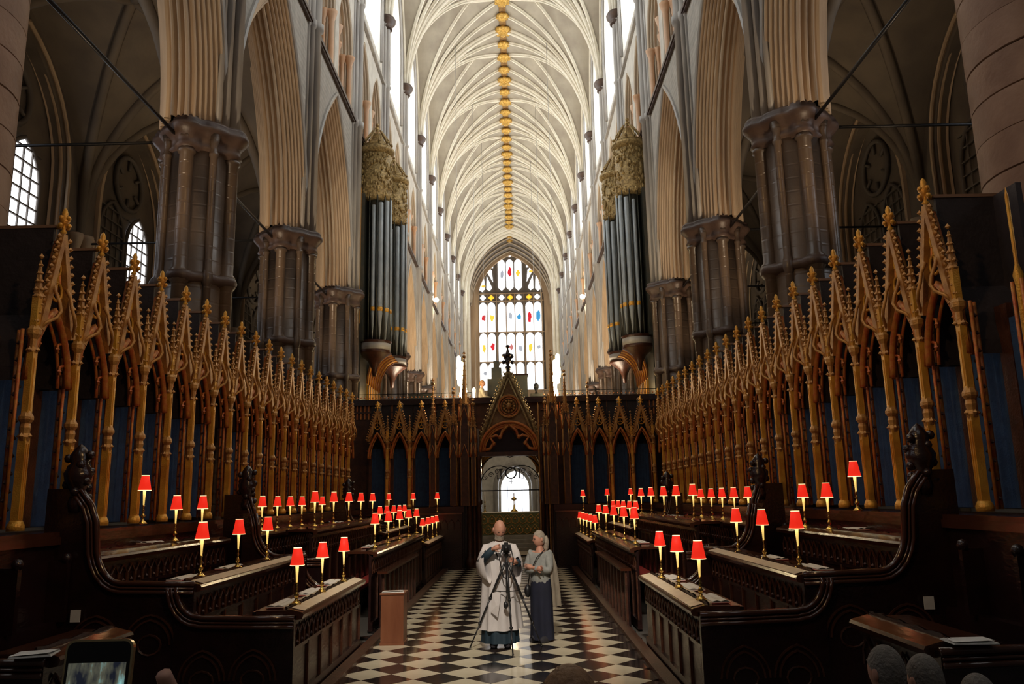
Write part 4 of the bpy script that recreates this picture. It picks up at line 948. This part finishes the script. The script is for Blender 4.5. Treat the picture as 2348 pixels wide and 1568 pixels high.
# ------------------------------------------------ books and papers on the desks
def book(x,y,z,wx,ly,rz,label,open_=True,tilt=0):
    t=thing('open_book' if open_ else 'service_sheet',label,'book' if open_ else 'paper',(x,y,z),rz)
    mb=MB()
    if open_:
        rows=[]
        for i in range(9):
            u=-1+i/4; rows.append([(u*wx,yy,.012+.012*math.sin(PI*min(1,abs(u)*1.1))) for yy in (-ly,ly)])
        mb.grid(rows,True); mb.box(-wx,wx,-ly,ly,0,.01)
    else: mb.box(-wx,wx,-ly,ly,0,.006); mb.add([(-wx,-ly,.012),(wx*.9,-ly*.9,.02),(wx,ly,.012),(-wx*.9,ly*.95,.009)],[(0,1,2,3)])
    mb.obj('pages','paper',t); MB().box(-wx-.005,wx+.005,-ly-.005,ly+.005,-.004,0).obj('cover','redcush' if open_ else 'paper',t)
for s in (-1,1):
    y0=AY[s][0][0]
    for i in range(3): book(s*2.33,y0+.45+i*1.1,1.012,.09,.32,0,'%s open music book along the near front %s desk'%(ORD[i],SIDE[s]))
    for i in range(2): book(s*3.42,y0+.4+i*1.4,1.312,.08,.28,0,'%s open book along the second near %s desk'%(ORD[i],SIDE[s]))
    book(s*4.5,y0+1.9,1.63,.1,.15,.3*s,'small white book on the third %s desk beside a lamp'%SIDE[s])
    book(s*2.42,AY[s][1][0]+1.0,1.30,.09,.3,.05,'open book on the front desk of the middle %s block'%SIDE[s])
    book(s*3.35,AY[s][1][0]+2.6,1.69,.09,.3,.1,'open book on the second desk of the middle %s block'%SIDE[s])
book(3.27,5.62,1.10,.14,.10,-.05,'white folded service sheets on the right foreground desk corner',False)
book(-3.12,5.86,1.10,.13,.11,.25,'white folded service sheets on the left foreground desk corner',False)
# wooden box stand with papers beside the left front desk
t=thing('book_box','plain upright reddish wooden box stand on the floor beside the left desks','box',(-1.63,12.55,0),0)
MB().box(-.17,.17,-.13,.25,.03,.73).obj('body','boxwood',t); MB().box(-.18,.18,-.14,.26,0,.04).obj('plinth','boxwood',t); MB().box(-.185,.185,-.145,.265,.72,.745).obj('top','boxwood',t)
book(-1.64,12.56,.748,.16,.1,.1,'white papers lying on the reddish wooden box stand',False)
# ------------------------------------------------ people
def skin_island(chains,sub=2):
    """chains: lists of (name or None, (x,y,z), r); a repeated name joins chains"""
    me=bpy.data.meshes.new('tmp'); V=[];E_=[];R_=[];idx={}
    for ch in chains:
        prev=None
        for nm,p,r in ch:
            if nm and nm in idx: i=idx[nm]
            else:
                i=len(V); V.append(p); R_.append(r if hasattr(r,'__len__') else (r,r))
                if nm: idx[nm]=i
            if prev is not None and prev!=i: E_.append((prev,i))
            prev=i
    me.from_pydata(V,E_,[]); o=bpy.data.objects.new('tmp',me); C.objects.link(o)
    m=o.modifiers.new('s','SKIN'); m.use_smooth_shade=True
    for i,r in enumerate(R_): me.skin_vertices[0].data[i].radius=r; me.skin_vertices[0].data[i].use_root=(i==0)
    m2=o.modifiers.new('d','SUBSURF'); m2.levels=sub; m2.render_levels=sub
    dg=bpy.context.evaluated_depsgraph_get(); ev=o.evaluated_get(dg); e=ev.to_mesh()
    v=[tuple(x.co) for x in e.vertices]; f=[tuple(p.vertices) for p in e.polygons]; ev.to_mesh_clear()
    bpy.data.objects.remove(o); bpy.data.meshes.remove(me); return v,f
def head_mesh(mb,c,ang=0,tilt=0,sc_=1.0):
    """face looks to local -y; ang turns about z, tilt nods forward"""
    Rm=Matrix.Rotation(ang,3,'Z')@Matrix.Rotation(tilt,3,'X'); rows=[]
    def tf(p): q=Rm@Vector(p)*sc_; return (c[0]+q.x,c[1]+q.y,c[2]+q.z)
    for j in range(19):
        ph=PI*j/18; z=-math.cos(ph); row=[]
        for i in range(24):
            a=2*PI*i/24; x=math.sin(ph)*math.sin(a); y=-math.sin(ph)*math.cos(a)
            front=max(0,-y); X=x*.073; Y=y*.094; Z=z*.117
            if z<-.2: X*=1-.32*(-z-.2)*front; Y+=.012*(-z-.2)*(1 if y>0 else -.2)
            g=lambda u,v,w1,w2: math.exp(-((x-u)/w1)**2-((z-v)/w2)**2)*front
            Y-=.024*g(0,-.18,.10,.16)+.008*g(0,.12,.5,.08)+.008*g(0,-.52,.22,.07)+.010*g(0,-.78,.25,.13)
            Y+=.009*(g(.32,.0,.16,.10)+g(-.32,.0,.16,.10))
            row.append(tf((X,Y,Z)))
        rows.append(row)
    mb.grid(rows,True,True)
    for sg in (-1,1):
        n=len(mb.v); mb.ball((0,0,0),.03,8,.4,.7,1.1); mb.v[n:]=[tf((p[0]+sg*.076,p[1]+.01,p[2]-.01)) for p in mb.v[n:]]
    return tf
def hand(mb,w_,d,side,curl=.6,sc_=1.0):
    d=Vector(d).normalized(); sd=Vector(side); sd=(sd-d*sd.dot(d)).normalized(); n=d.cross(sd); w_=Vector(w_)
    mb.tube([w_-d*.02,w_+d*.03,w_+d*.06,w_+d*.09],[.024,.03,.034,.03],8)
    mb.tube([w_+d*.02-sd*.012,w_+d*.06-sd*.012,w_+d*.088-sd*.01],[.024,.026,.022],8); mb.tube([w_+d*.02+sd*.012,w_+d*.06+sd*.014,w_+d*.088+sd*.014],[.024,.026,.022],8)
    for k,(o,l) in enumerate(((-.030,.068),(-.010,.078),(.010,.073),(.029,.056))):
        b=w_+d*.085+sd*o; p1=b+(d*math.cos(curl*.5)+n*math.sin(curl*.5))*l*.45; p2=p1+(d*math.cos(curl*1.2)+n*math.sin(curl*1.2))*l*.33; p3=p2+(d*math.cos(curl*1.8)+n*math.sin(curl*1.8))*l*.25
        mb.tube([b-d*.01,b,p1,p2,p3],[.010,.0098,.009,.008,.006],6)
    b=w_+d*.03-sd*.03; p1=b+(d*.6-sd*.6+n*.3).normalized()*.035; p2=p1+(d*.85-sd*.2+n*.4).normalized()*.03
    mb.tube([b+sd*.012,b,p1,p2],[.014,.013,.011,.008],6)
def person(label,loc,rz,J,headang=0,tilt=0,sc_=1.0):
    """J: joints in local space, facing -y"""
    t=thing('person',label,'person',loc,rz)
    ch=[[('pel',J['pel'],(.13,.10)),(None,tuple((Vector(J['pel'])+Vector(J['chest']))/2),(.12,.09)),('chest',J['chest'],(.15,.10)),('neck',J['neck'],.055),(None,tuple(Vector(J['neck'])+Vector(J.get('nd',(0,-.01,.07)))),.05)]]
    for q in 'lr':
        ch.append([('chest',0,0),('s'+q,J['s'+q],.058),(None,J['e'+q],.042),(None,J['w'+q],.027)])
        ch.append([('pel',0,0),(None,J['h'+q],.095),(None,J['k'+q],.062),(None,J['a'+q],.04),(None,tuple(Vector(J['a'+q])+Vector((0,-.16,-.04))),.035)])
    fix=[]
    for c_ in ch: fix.append([x if x[1]!=0 else (x[0],(0,0,0),0) for x in c_])
    v,f=skin_island(fix); mb=MB(); mb.add(v,f,True)
    tf=head_mesh(mb,J['head'],headang,tilt,J.get('hsc',1.0))
    for q in 'lr':
        d=Vector(J['w'+q])-Vector(J['e'+q]); hd=J.get('hd'+q,tuple(d)); hand(mb,J['w'+q],hd,J.get('hs'+q,(1,0,0)),J.get('curl',.6))
    mb.obj('body','skin',t)
    mb=MB()
    for sg in (-1,1): mb.ball(tf((sg*.026,-.084,.0)),.009,6)
    mb.obj('eye','blackcl',t)
    return t,tf
def hair(t,tf,m,long=0,fringe=.3,bald=False):
    mb=MB(); rows=[]
    for j in range(12):
        ph=PI*(.0+.70*j/11); row=[]
        for i in range(24):
            a=2*PI*i/24; fr=math.cos(a)    # 1 = front
            lim=.34+.22*(1-fr)/2*1.6 if not bald else .6
            p=min(ph,PI*(lim)) if fr>-.2 else ph
            z=math.cos(p); r=math.sin(p); row.append(tf((r*.080*math.sin(a)*(1+.03*math.sin(9*a)),-r*.101*math.cos(a)+.006,z*.124+.002)))
        rows.append(row)
    mb.grid(rows,True,True)
    if long: mb.tube([tf((0,.09,.02)),tf((0,.115,-.06)),tf((.0,.11,-.14)),tf((0,.10,-.14-long))],[.05,.055,.045,.012],8)
    mb.obj('hair',m,t)
# man in surplice, operating the tripod camera
J=dict(pel=(0,.02,.93),chest=(0,.0,1.30),neck=(0,-.01,1.47),sl=(.18,0,1.41),el=(.28,-.05,1.17),wl=(.25,-.26,1.19),sr=(-.18,0,1.41),er=(-.27,-.12,1.20),wr=(-.08,-.30,1.39),
  hl=(.1,.02,.9),kl=(.1,0,.5),al=(.1,.02,.08),hr=(-.1,.02,.9),kr=(-.1,0,.5),ar=(-.1,.02,.08),head=(.01,-.07,1.655),hdr=(.8,-.15,.25),hdl=(-.35,-.6,.3),hsr=(0,0,1),hsl=(0,0,1),curl=.9,nd=(0,-.03,.07),hsc=1.17)
mt,tf=person('bald bearded man in long white surplice over dark blue cassock bending over a tripod camera',(-.01,12.15,0),0,J,.25,.42)
mb=MB(); mb.grid([[tf((.062*math.sin(a)*1.05,-.082*math.cos(a)*1.12,-.05-.016*k)) for a in [(-1.2+2.4*i/10) for i in range(11)]] for k in range(5)],True); mb.obj('beard','hairgrey',mt)
mb=MB(); rows=[]
for j in range(4):
    rows.append([tf((.079*math.sin(a),-.098*math.cos(a),.02-.03*j)) for a in [PI*.55+PI*.9*i/12 for i in range(13)]])
mb.grid(rows,True); mb.obj('hair','hairgrey',mt)
def robe(prof,nf,amp,seed=1,n=56,cy=0):
    random.seed(seed); ph=random.random()*6; mb=MB(); rows=[]
    for (z,rx,ry_,am) in prof:
        rows.append([((rx+am*amp*math.sin(nf*a+ph+z*.6)+am*amp*.6*math.sin((nf*1.7//1)*a+1.3))*math.cos(a),cy+(ry_+am*amp*math.sin(nf*a+ph+z*.6))*math.sin(a),z) for a in [2*PI*i/n for i in range(n)]])
    mb.grid(rows,True,True); return mb
robe([(.25,.30,.27,1.2),(.27,.295,.265,1.2),(.5,.275,.25,1),(.8,.25,.22,.9),(1.05,.235,.19,.8),(1.25,.23,.16,.5),(1.36,.225,.13,.3),(1.43,.19,.11,.1),(1.475,.11,.085,0),(1.485,.075,.07,0)],9,.022,3).obj('surplice','surplice',mt)
robe([(.07,.27,.24,1),(.2,.26,.23,1),(.5,.22,.2,.8),(.9,.17,.15,.2)],11,.016,5).obj('cassock_skirt','cassock',mt)
for sg,e,w_,droop in ((-1,J['er'],J['wr'],.1),(1,J['el'],J['wl'],.06)):
    s0=Vector((sg*.15,0,1.40)); e=Vector(e); w_=Vector(w_); m_=e+(w_-e)*.55
    mb=MB(); rows=[]
    pts_=[(s0+Vector((-sg*.05,0,-.01)),.07,.0),(s0+Vector((sg*.04,0,-.03)),.085,.0),((s0+e)/2+Vector((sg*.01,0,0)),.085,.02),(e,.085,.06),(e+(w_-e)*.35,.09,droop+.03),(m_,.08,droop+.07)]
    for k,(p,r,dp) in enumerate(pts_):
        q=pts_[min(k+1,5)][0]-pts_[max(k-1,0)][0]; q.normalize(); sd=q.cross(Vector((0,0,1))).normalized(); u=sd.cross(q)
        rows.append([p+sd*(r*.8*math.cos(a)*(1+.06*math.sin(5*a)))+u*(r*math.sin(a)*(1+.05*math.sin(4*a)))-Vector((0,0,dp*(1-math.sin(a)))) for a in [2*PI*i/20 for i in range(20)]])
    mb.grid([[tuple(v) for v in r] for r in rows],True,True); mb.obj('sleeve','surplice',mt)
    mb=MB(); mb.tube([e,w_-(w_-e).normalized()*.02],[.062,.05],12); mb.obj('cassock_cuff','cassock',mt)
for sg in (-1,1):
    mb=MB(); mb.ball((0,0,0),.062,10,.95,2.5,1.0); mb.v=[(x+sg*.1,y-.06,max(.0,z+.04)) for x,y,z in mb.v]; mb.obj('shoe','darkcl',mt)
mb=MB(); mb.tube([(-.07,-.05,1.48),(-.05,-.12,1.35),(.0,-.16,1.2)],.012,5); mb.tube([(.07,-.05,1.48),(.05,-.12,1.35),(.0,-.16,1.2)],.012,5); mb.obj('neck_cord','blackcl',mt)
mb=MB().add([(-.10,-.285,.78),(.02,-.29,.80),(.0,-.31,.62),(-.03,-.30,.44),(-.13,-.29,.52),(-.05,-.32,.6)],[(0,5,4),(0,1,5),(1,2,5),(2,3,5),(3,4,5)]); mb.obj('folded_cloth','surplice',mt)
# tripod with camera
T=Vector((.10,11.80,0))
t=thing('camera_tripod','black camera on a tall black tripod standing before the man in white','tripod',tuple(T))
feet=[(-.55,.28,0.01),(.07,-.35,0.01),(.48,.28,0.01)]
for fx,fy,fz in feet:
    a=Vector((fx*.04,fy*.05,1.2)); b=Vector((fx,fy,fz)); mb=MB(); mb.tube([a,a+(b-a)*.42],.018,8); mb.tube([a+(b-a)*.42,a+(b-a)*.72],.014,8); mb.tube([a+(b-a)*.72,b],.010,8)
    for f_ in (.42,.72): q=a+(b-a)*f_; mb.ball(q,.026,8)
    mb.ball(b,.016,6); mb.obj('leg','blackcl',t)
MB().tube([(0,0,.78),(0,0,1.3)],.016,8).obj('centre_column','blackcl',t)
mb=MB()
for fx,fy,_ in feet: mb.tube([(0,0,.8),(fx*.36,fy*.36,.8)],.007,5)
mb.obj('brace','blackcl',t)
mb=MB(); mb.ball((0,0,1.3),.035,8); mb.box(-.05,.05,-.04,.04,1.33,1.36); mb.tube([(0,0,1.33),(.08,.18,1.24)],.008,6); mb.obj('pan_head','blackcl',t)
mb=MB(); mb.box(-.065,.065,-.04,.045,1.36,1.45); mb.box(-.03,.03,-.03,.03,1.45,1.48); mb.obj('camera_body','blackcl',t)
MB().lathe([(.034,0),(.036,.05),(.032,.09)],n=14); mb=MB(); mb.tube([(0,-.04,1.405),(0,-.13,1.405)],[.033,.036],14); mb.obj('lens','blackcl',t)
for sg in (-1,1):
    mb=MB(); mb.tube([(sg*.06,0,1.42),(sg*.10,-.02,1.25),(sg*.05,-.02,1.0),(0,-.02,.98)],.009,5); mb.obj('strap','blackcl',t)
mb=MB(); mb.tube([(0,0,.82),(-.02,-.03,.66)],.006,5); mb.ball((-.02,-.03,.62),.035,8,1,1,1.5); mb.obj('hook_weight','blackcl',t)
# woman with folded arms
J=dict(pel=(0,.02,.86),chest=(0,.0,1.17),neck=(0,.0,1.33),sl=(.155,0,1.27),el=(.20,-.07,1.02),wl=(-.02,-.20,1.08),sr=(-.155,0,1.27),er=(-.20,-.07,1.02),wr=(.04,-.19,1.05),
  hl=(.09,.02,.83),kl=(.09,0,.46),al=(.09,.02,.08),hr=(-.09,.02,.83),kr=(-.08,-.02,.46),ar=(-.09,.0,.08),head=(0,-.02,1.49),hdl=(-1,-.1,.15),hdr=(1,-.1,.25),hsl=(0,0,1),hsr=(0,0,1),curl=.5)
wt,tf=person('grey-haired woman with folded arms in pale grey cardigan and navy trousers',(.60,12.5,0),-.55,J,-.55,.05,.95)
hair(wt,tf,'hairgrey',.10)
def cloth_island(parent,name,m,chains): v,f=skin_island(chains); mb=MB(); mb.add(v,f,True); return mb.obj(name,m,parent)
cloth_island(wt,'cardigan','greyknit',[[('p',(0,.02,.72),(.185,.15)),(None,(0,.01,.95),(.172,.14)),('c',(0,0,1.17),(.16,.115)),(None,(0,.0,1.27),(.09,.07))],
  [('c',(0,0,0),0),(None,J['sl'],.078),(None,J['el'],.063),(None,(.08,-.16,1.06),.055),(None,(.0,-.20,1.07),.048)],[('c',(0,0,0),0),(None,J['sr'],.078),(None,J['er'],.063),(None,(-.08,-.16,1.04),.055),(None,(.01,-.18,1.05),.048)]])
robe([(.03,.175,.15,1),(.25,.165,.14,1),(.5,.165,.14,.8),(.75,.17,.13,.4),(.9,.16,.12,.1)],7,.012,9,40,.01).obj('trousers','navy',wt)
mb=MB(); rows=[]
for z,dx in ((1.28,.10),(1.1,.16),(.9,.19),(.7,.21),(.5,.22)): rows.append([(dx+.0+.03*math.sin(q*2.2),.02+.05*q-.05,z+.02*math.sin(q*3)) for q in range(5)])
mb.grid(rows,True); mb.grid([[(a+.012,b,c) for a,b,c in r] for r in rows],True); mb.obj('wrap_tail','beige',wt)
mb=MB(); mb.ball((-.2,-.05,.72),.075,10,.7,.8,1.3); mb.obj('shoulder_bag','blackcl',wt)
MB().tube([(.12,-.06,1.33),(.03,-.15,1.22),(-.10,-.14,1.0),(-.19,-.06,.8)],.008,5).obj('bag_strap','blackcl',wt)
for sg in (-1,1):
    mb=MB(); mb.ball((0,0,0),.058,10,.9,2.6,1.1); mb.v=[(x+sg*.09,y-.06,max(.0,z+.04)) for x,y,z in mb.v]; mb.obj('shoe','darkcl',wt)
mb=MB(); 
for sg in (-1,1): mb.tube([tf((sg*.028+.02*math.cos(q*PI/5),-.097,.0+.016*math.sin(q*PI/5))) for q in range(10)],.002,4,closed=True)
mb.obj('glasses','blackcl',wt)
# simple clothed figures
def stander(label,loc,rz,H,hm,cl,sit=False,headang=0,tilt=0,long=0,armf=None):
    k=H/1.75; z=lambda v:v*k
    J=dict(pel=(0,.02,z(.93)),chest=(0,0,z(1.28)),neck=(0,0,z(1.47)),sl=(.18,0,z(1.39)),el=(.22,.02,z(1.1)),wl=(.2,-.12,z(.88)),sr=(-.18,0,z(1.39)),er=(-.22,.02,z(1.1)),wr=(-.2,-.12,z(.88)),
      hl=(.1,.02,z(.9)),kl=(.1,0,z(.5)),al=(.1,.02,.08),hr=(-.1,.02,z(.9)),kr=(-.1,0,z(.5)),ar=(-.1,.02,.08),head=(0,-.02,z(1.64)))
    if sit:
        dz=-.45*k
        for q in ('pel','chest','neck','sl','sr','el','er','head'): p=J[q]; J[q]=(p[0],p[1],p[2]+dz)
        for q,sg in (('l',1),('r',-1)): J['h'+q]=(sg*.1,-.05,.47); J['k'+q]=(sg*.12,-.45,.47); J['a'+q]=(sg*.12,-.45,.08); J['w'+q]=(sg*.1,-.35,.56); J['e'+q]=(sg*.24,-.1,J['el'][2])
    if armf: J.update(armf)
    t,tf=person(label,loc,rz,J,headang,tilt); hair(t,tf,hm,long)
    cc=(0,0,0)
    cloth_island(t,'jacket',cl,[[('p',J['pel'],(.165,.13)),(None,tuple((Vector(J['pel'])+Vector(J['chest']))/2),(.16,.125)),('c',J['chest'],(.18,.125)),(None,(0,0,J['neck'][2]-.03),(.085,.075))],
      [('c',cc,0),(None,J['sl'],.078),(None,J['el'],.062),(None,tuple(Vector(J['wl'])*.92+Vector(J['el'])*.08),.045)],[('c',cc,0),(None,J['sr'],.078),(None,J['er'],.062),(None,tuple(Vector(J['wr'])*.92+Vector(J['er'])*.08),.045)]])
    cloth_island(t,'trousers','darkcl',[[('p',J['pel'],(.14,.12)),(None,J['hl'],.11),(None,J['kl'],.08),(None,J['al'],.06)],[('p',cc,0),(None,J['hr'],.11),(None,J['kr'],.08),(None,J['ar'],.06)]])
    for q in 'lr':
        mb=MB(); mb.ball((0,0,0),.05,8,.85,2.3,.65); a=J['a'+q]; mb.v=[(x+a[0],y+a[1]-.07,zz+.035) for x,y,zz in mb.v]; mb.obj('shoe','darkcl',t)
    return t
stander('brown-haired visitor whose crown shows at the bottom edge before the man',(.39,1.95,0),PI,1.70,'hairbrown','darkcl')
stander('leftmost seated grey-haired visitor low in the right foreground',(2.10,4.2,0),PI+.35,1.79,'hairdull','darkcl',True)
stander('middle seated grey-haired visitor low in the right foreground',(2.31,4.25,0),PI+.2,1.71,'hairdull','darkcl',True)
stander('rightmost seated grey-haired visitor at the right bottom edge',(2.54,4.2,0),PI+.1,1.58,'hairdull','darkcl',True)
# kneeling bench for the seated visitors
t=thing('visitor_bench','low dark bench under the seated visitors in the right foreground','bench',(2.35,4.2,0)); MB().box(-.7,.7,-.2,.22,.30,.35).box(-.65,-.6,-.18,.2,0,.30).box(.6,.65,-.18,.2,0,.30).obj('seat','wood',t)
# organist on the loft
J2=dict(); stander('organist in pale shirt seated high on the screen left of the gable',(-.88,27.4,4.93),PI*.5,1.62,'hairbrown','beige',True)
# phone held up at the lower left with the hand of its holder
ph=thing('person','outstretched hand and sleeve of a visitor holding up a phone at lower left','person',(-.225,1.02,1.80))
mb=MB()
mb.tube([(.02,-.35,-.55),(.03,-.15,-.28),(.025,.0,-.10)],[.05,.04,.032],12)
hand(mb,(.02,.0,-.10),(0,.1,1),(1,0,0),.5)
for i,(z,l) in enumerate(((.055,.06),(.032,.06),(.008,.055),(-.014,.05))):
    mb.tube([(.0,.03,z-.01),(.03,.035,z),(.052,.02,z+.004),(.050,.0,z+.005)],[.011,.011,.0105,.009],8)
mb.tube([(.03,.03,.02),(.062,.03,.055),(.074,.012,.082),(.073,-.002,.10)],[.012,.012,.0115,.0095],8)
mb.tube([(-.0,.02,-.06),(-.038,.015,-.04),(-.048,-.005,-.01),(-.04,-.016,.02)],[.015,.014,.012,.009],8)
mb.obj('hand','skin',ph)
MB().tube([(.02,-.40,-.62),(.03,-.16,-.30),(.027,-.06,-.17)],[.075,.06,.05],14).obj('sleeve','darkcl',ph)
pn=thing('phone','gold-edged phone held upright showing the vault on its lit screen','phone',(-.225,1.0,1.868),0)
pn.rotation_euler=(-.12,0,.03)
def rr(hw,hh,r,n=5):
    P=[]
    for cx_2,cz_2,a0 in ((hw-r,hh-r,0),(-hw+r,hh-r,PI/2),(-hw+r,-hh+r,PI),(hw-r,-hh+r,1.5*PI)):
        for i in range(n+1): a=a0+PI/2*i/n; P.append((cx_2+r*math.cos(a),cz_2+r*math.sin(a)))
    return P
MB().prism(rr(.040,.076,.010),'y',-.0035,.0035).obj('case','phonegold',pn); MB().prism(rr(.0375,.0735,.009),'y',-.0042,-.0034).obj('front_glass','blackcl',pn)
sm=bpy.data.materials.new('phone_screen_lit'); sm.use_nodes=True; nt=sm.node_tree; b=nt.nodes['Principled BSDF']; b.inputs['Base Color'].default_value=(.01,.01,.01,1)
tc=nt.nodes.new('ShaderNodeTexCoord'); mp=nt.nodes.new('ShaderNodeMapping'); mp.inputs['Scale'].default_value=(60,1,22); n=nt.nodes.new('ShaderNodeTexNoise'); n.inputs['Scale'].default_value=1.0; n.inputs['Detail'].default_value=4
r=nt.nodes.new('ShaderNodeValToRGB'); r.color_ramp.elements[0].position=.42; r.color_ramp.elements[0].color=(.01,.012,.02,1); r.color_ramp.elements[1].position=.68; r.color_ramp.elements[1].color=(.30,.62,.62,1)
e=r.color_ramp.elements.new(.55); e.color=(.10,.10,.07,1)
nt.links.new(tc.outputs['Object'],mp.inputs[0]); nt.links.new(mp.outputs[0],n.inputs['Vector']); nt.links.new(n.outputs['Fac'],r.inputs[0]); nt.links.new(r.outputs[0],b.inputs['Emission Color']); b.inputs['Emission Strength'].default_value=.8
MB().prism([(-.034,-.06),(.034,-.06),(.034,.050),(-.034,.050)],'y',-.0048,-.0043).obj('screen',sm,pn)
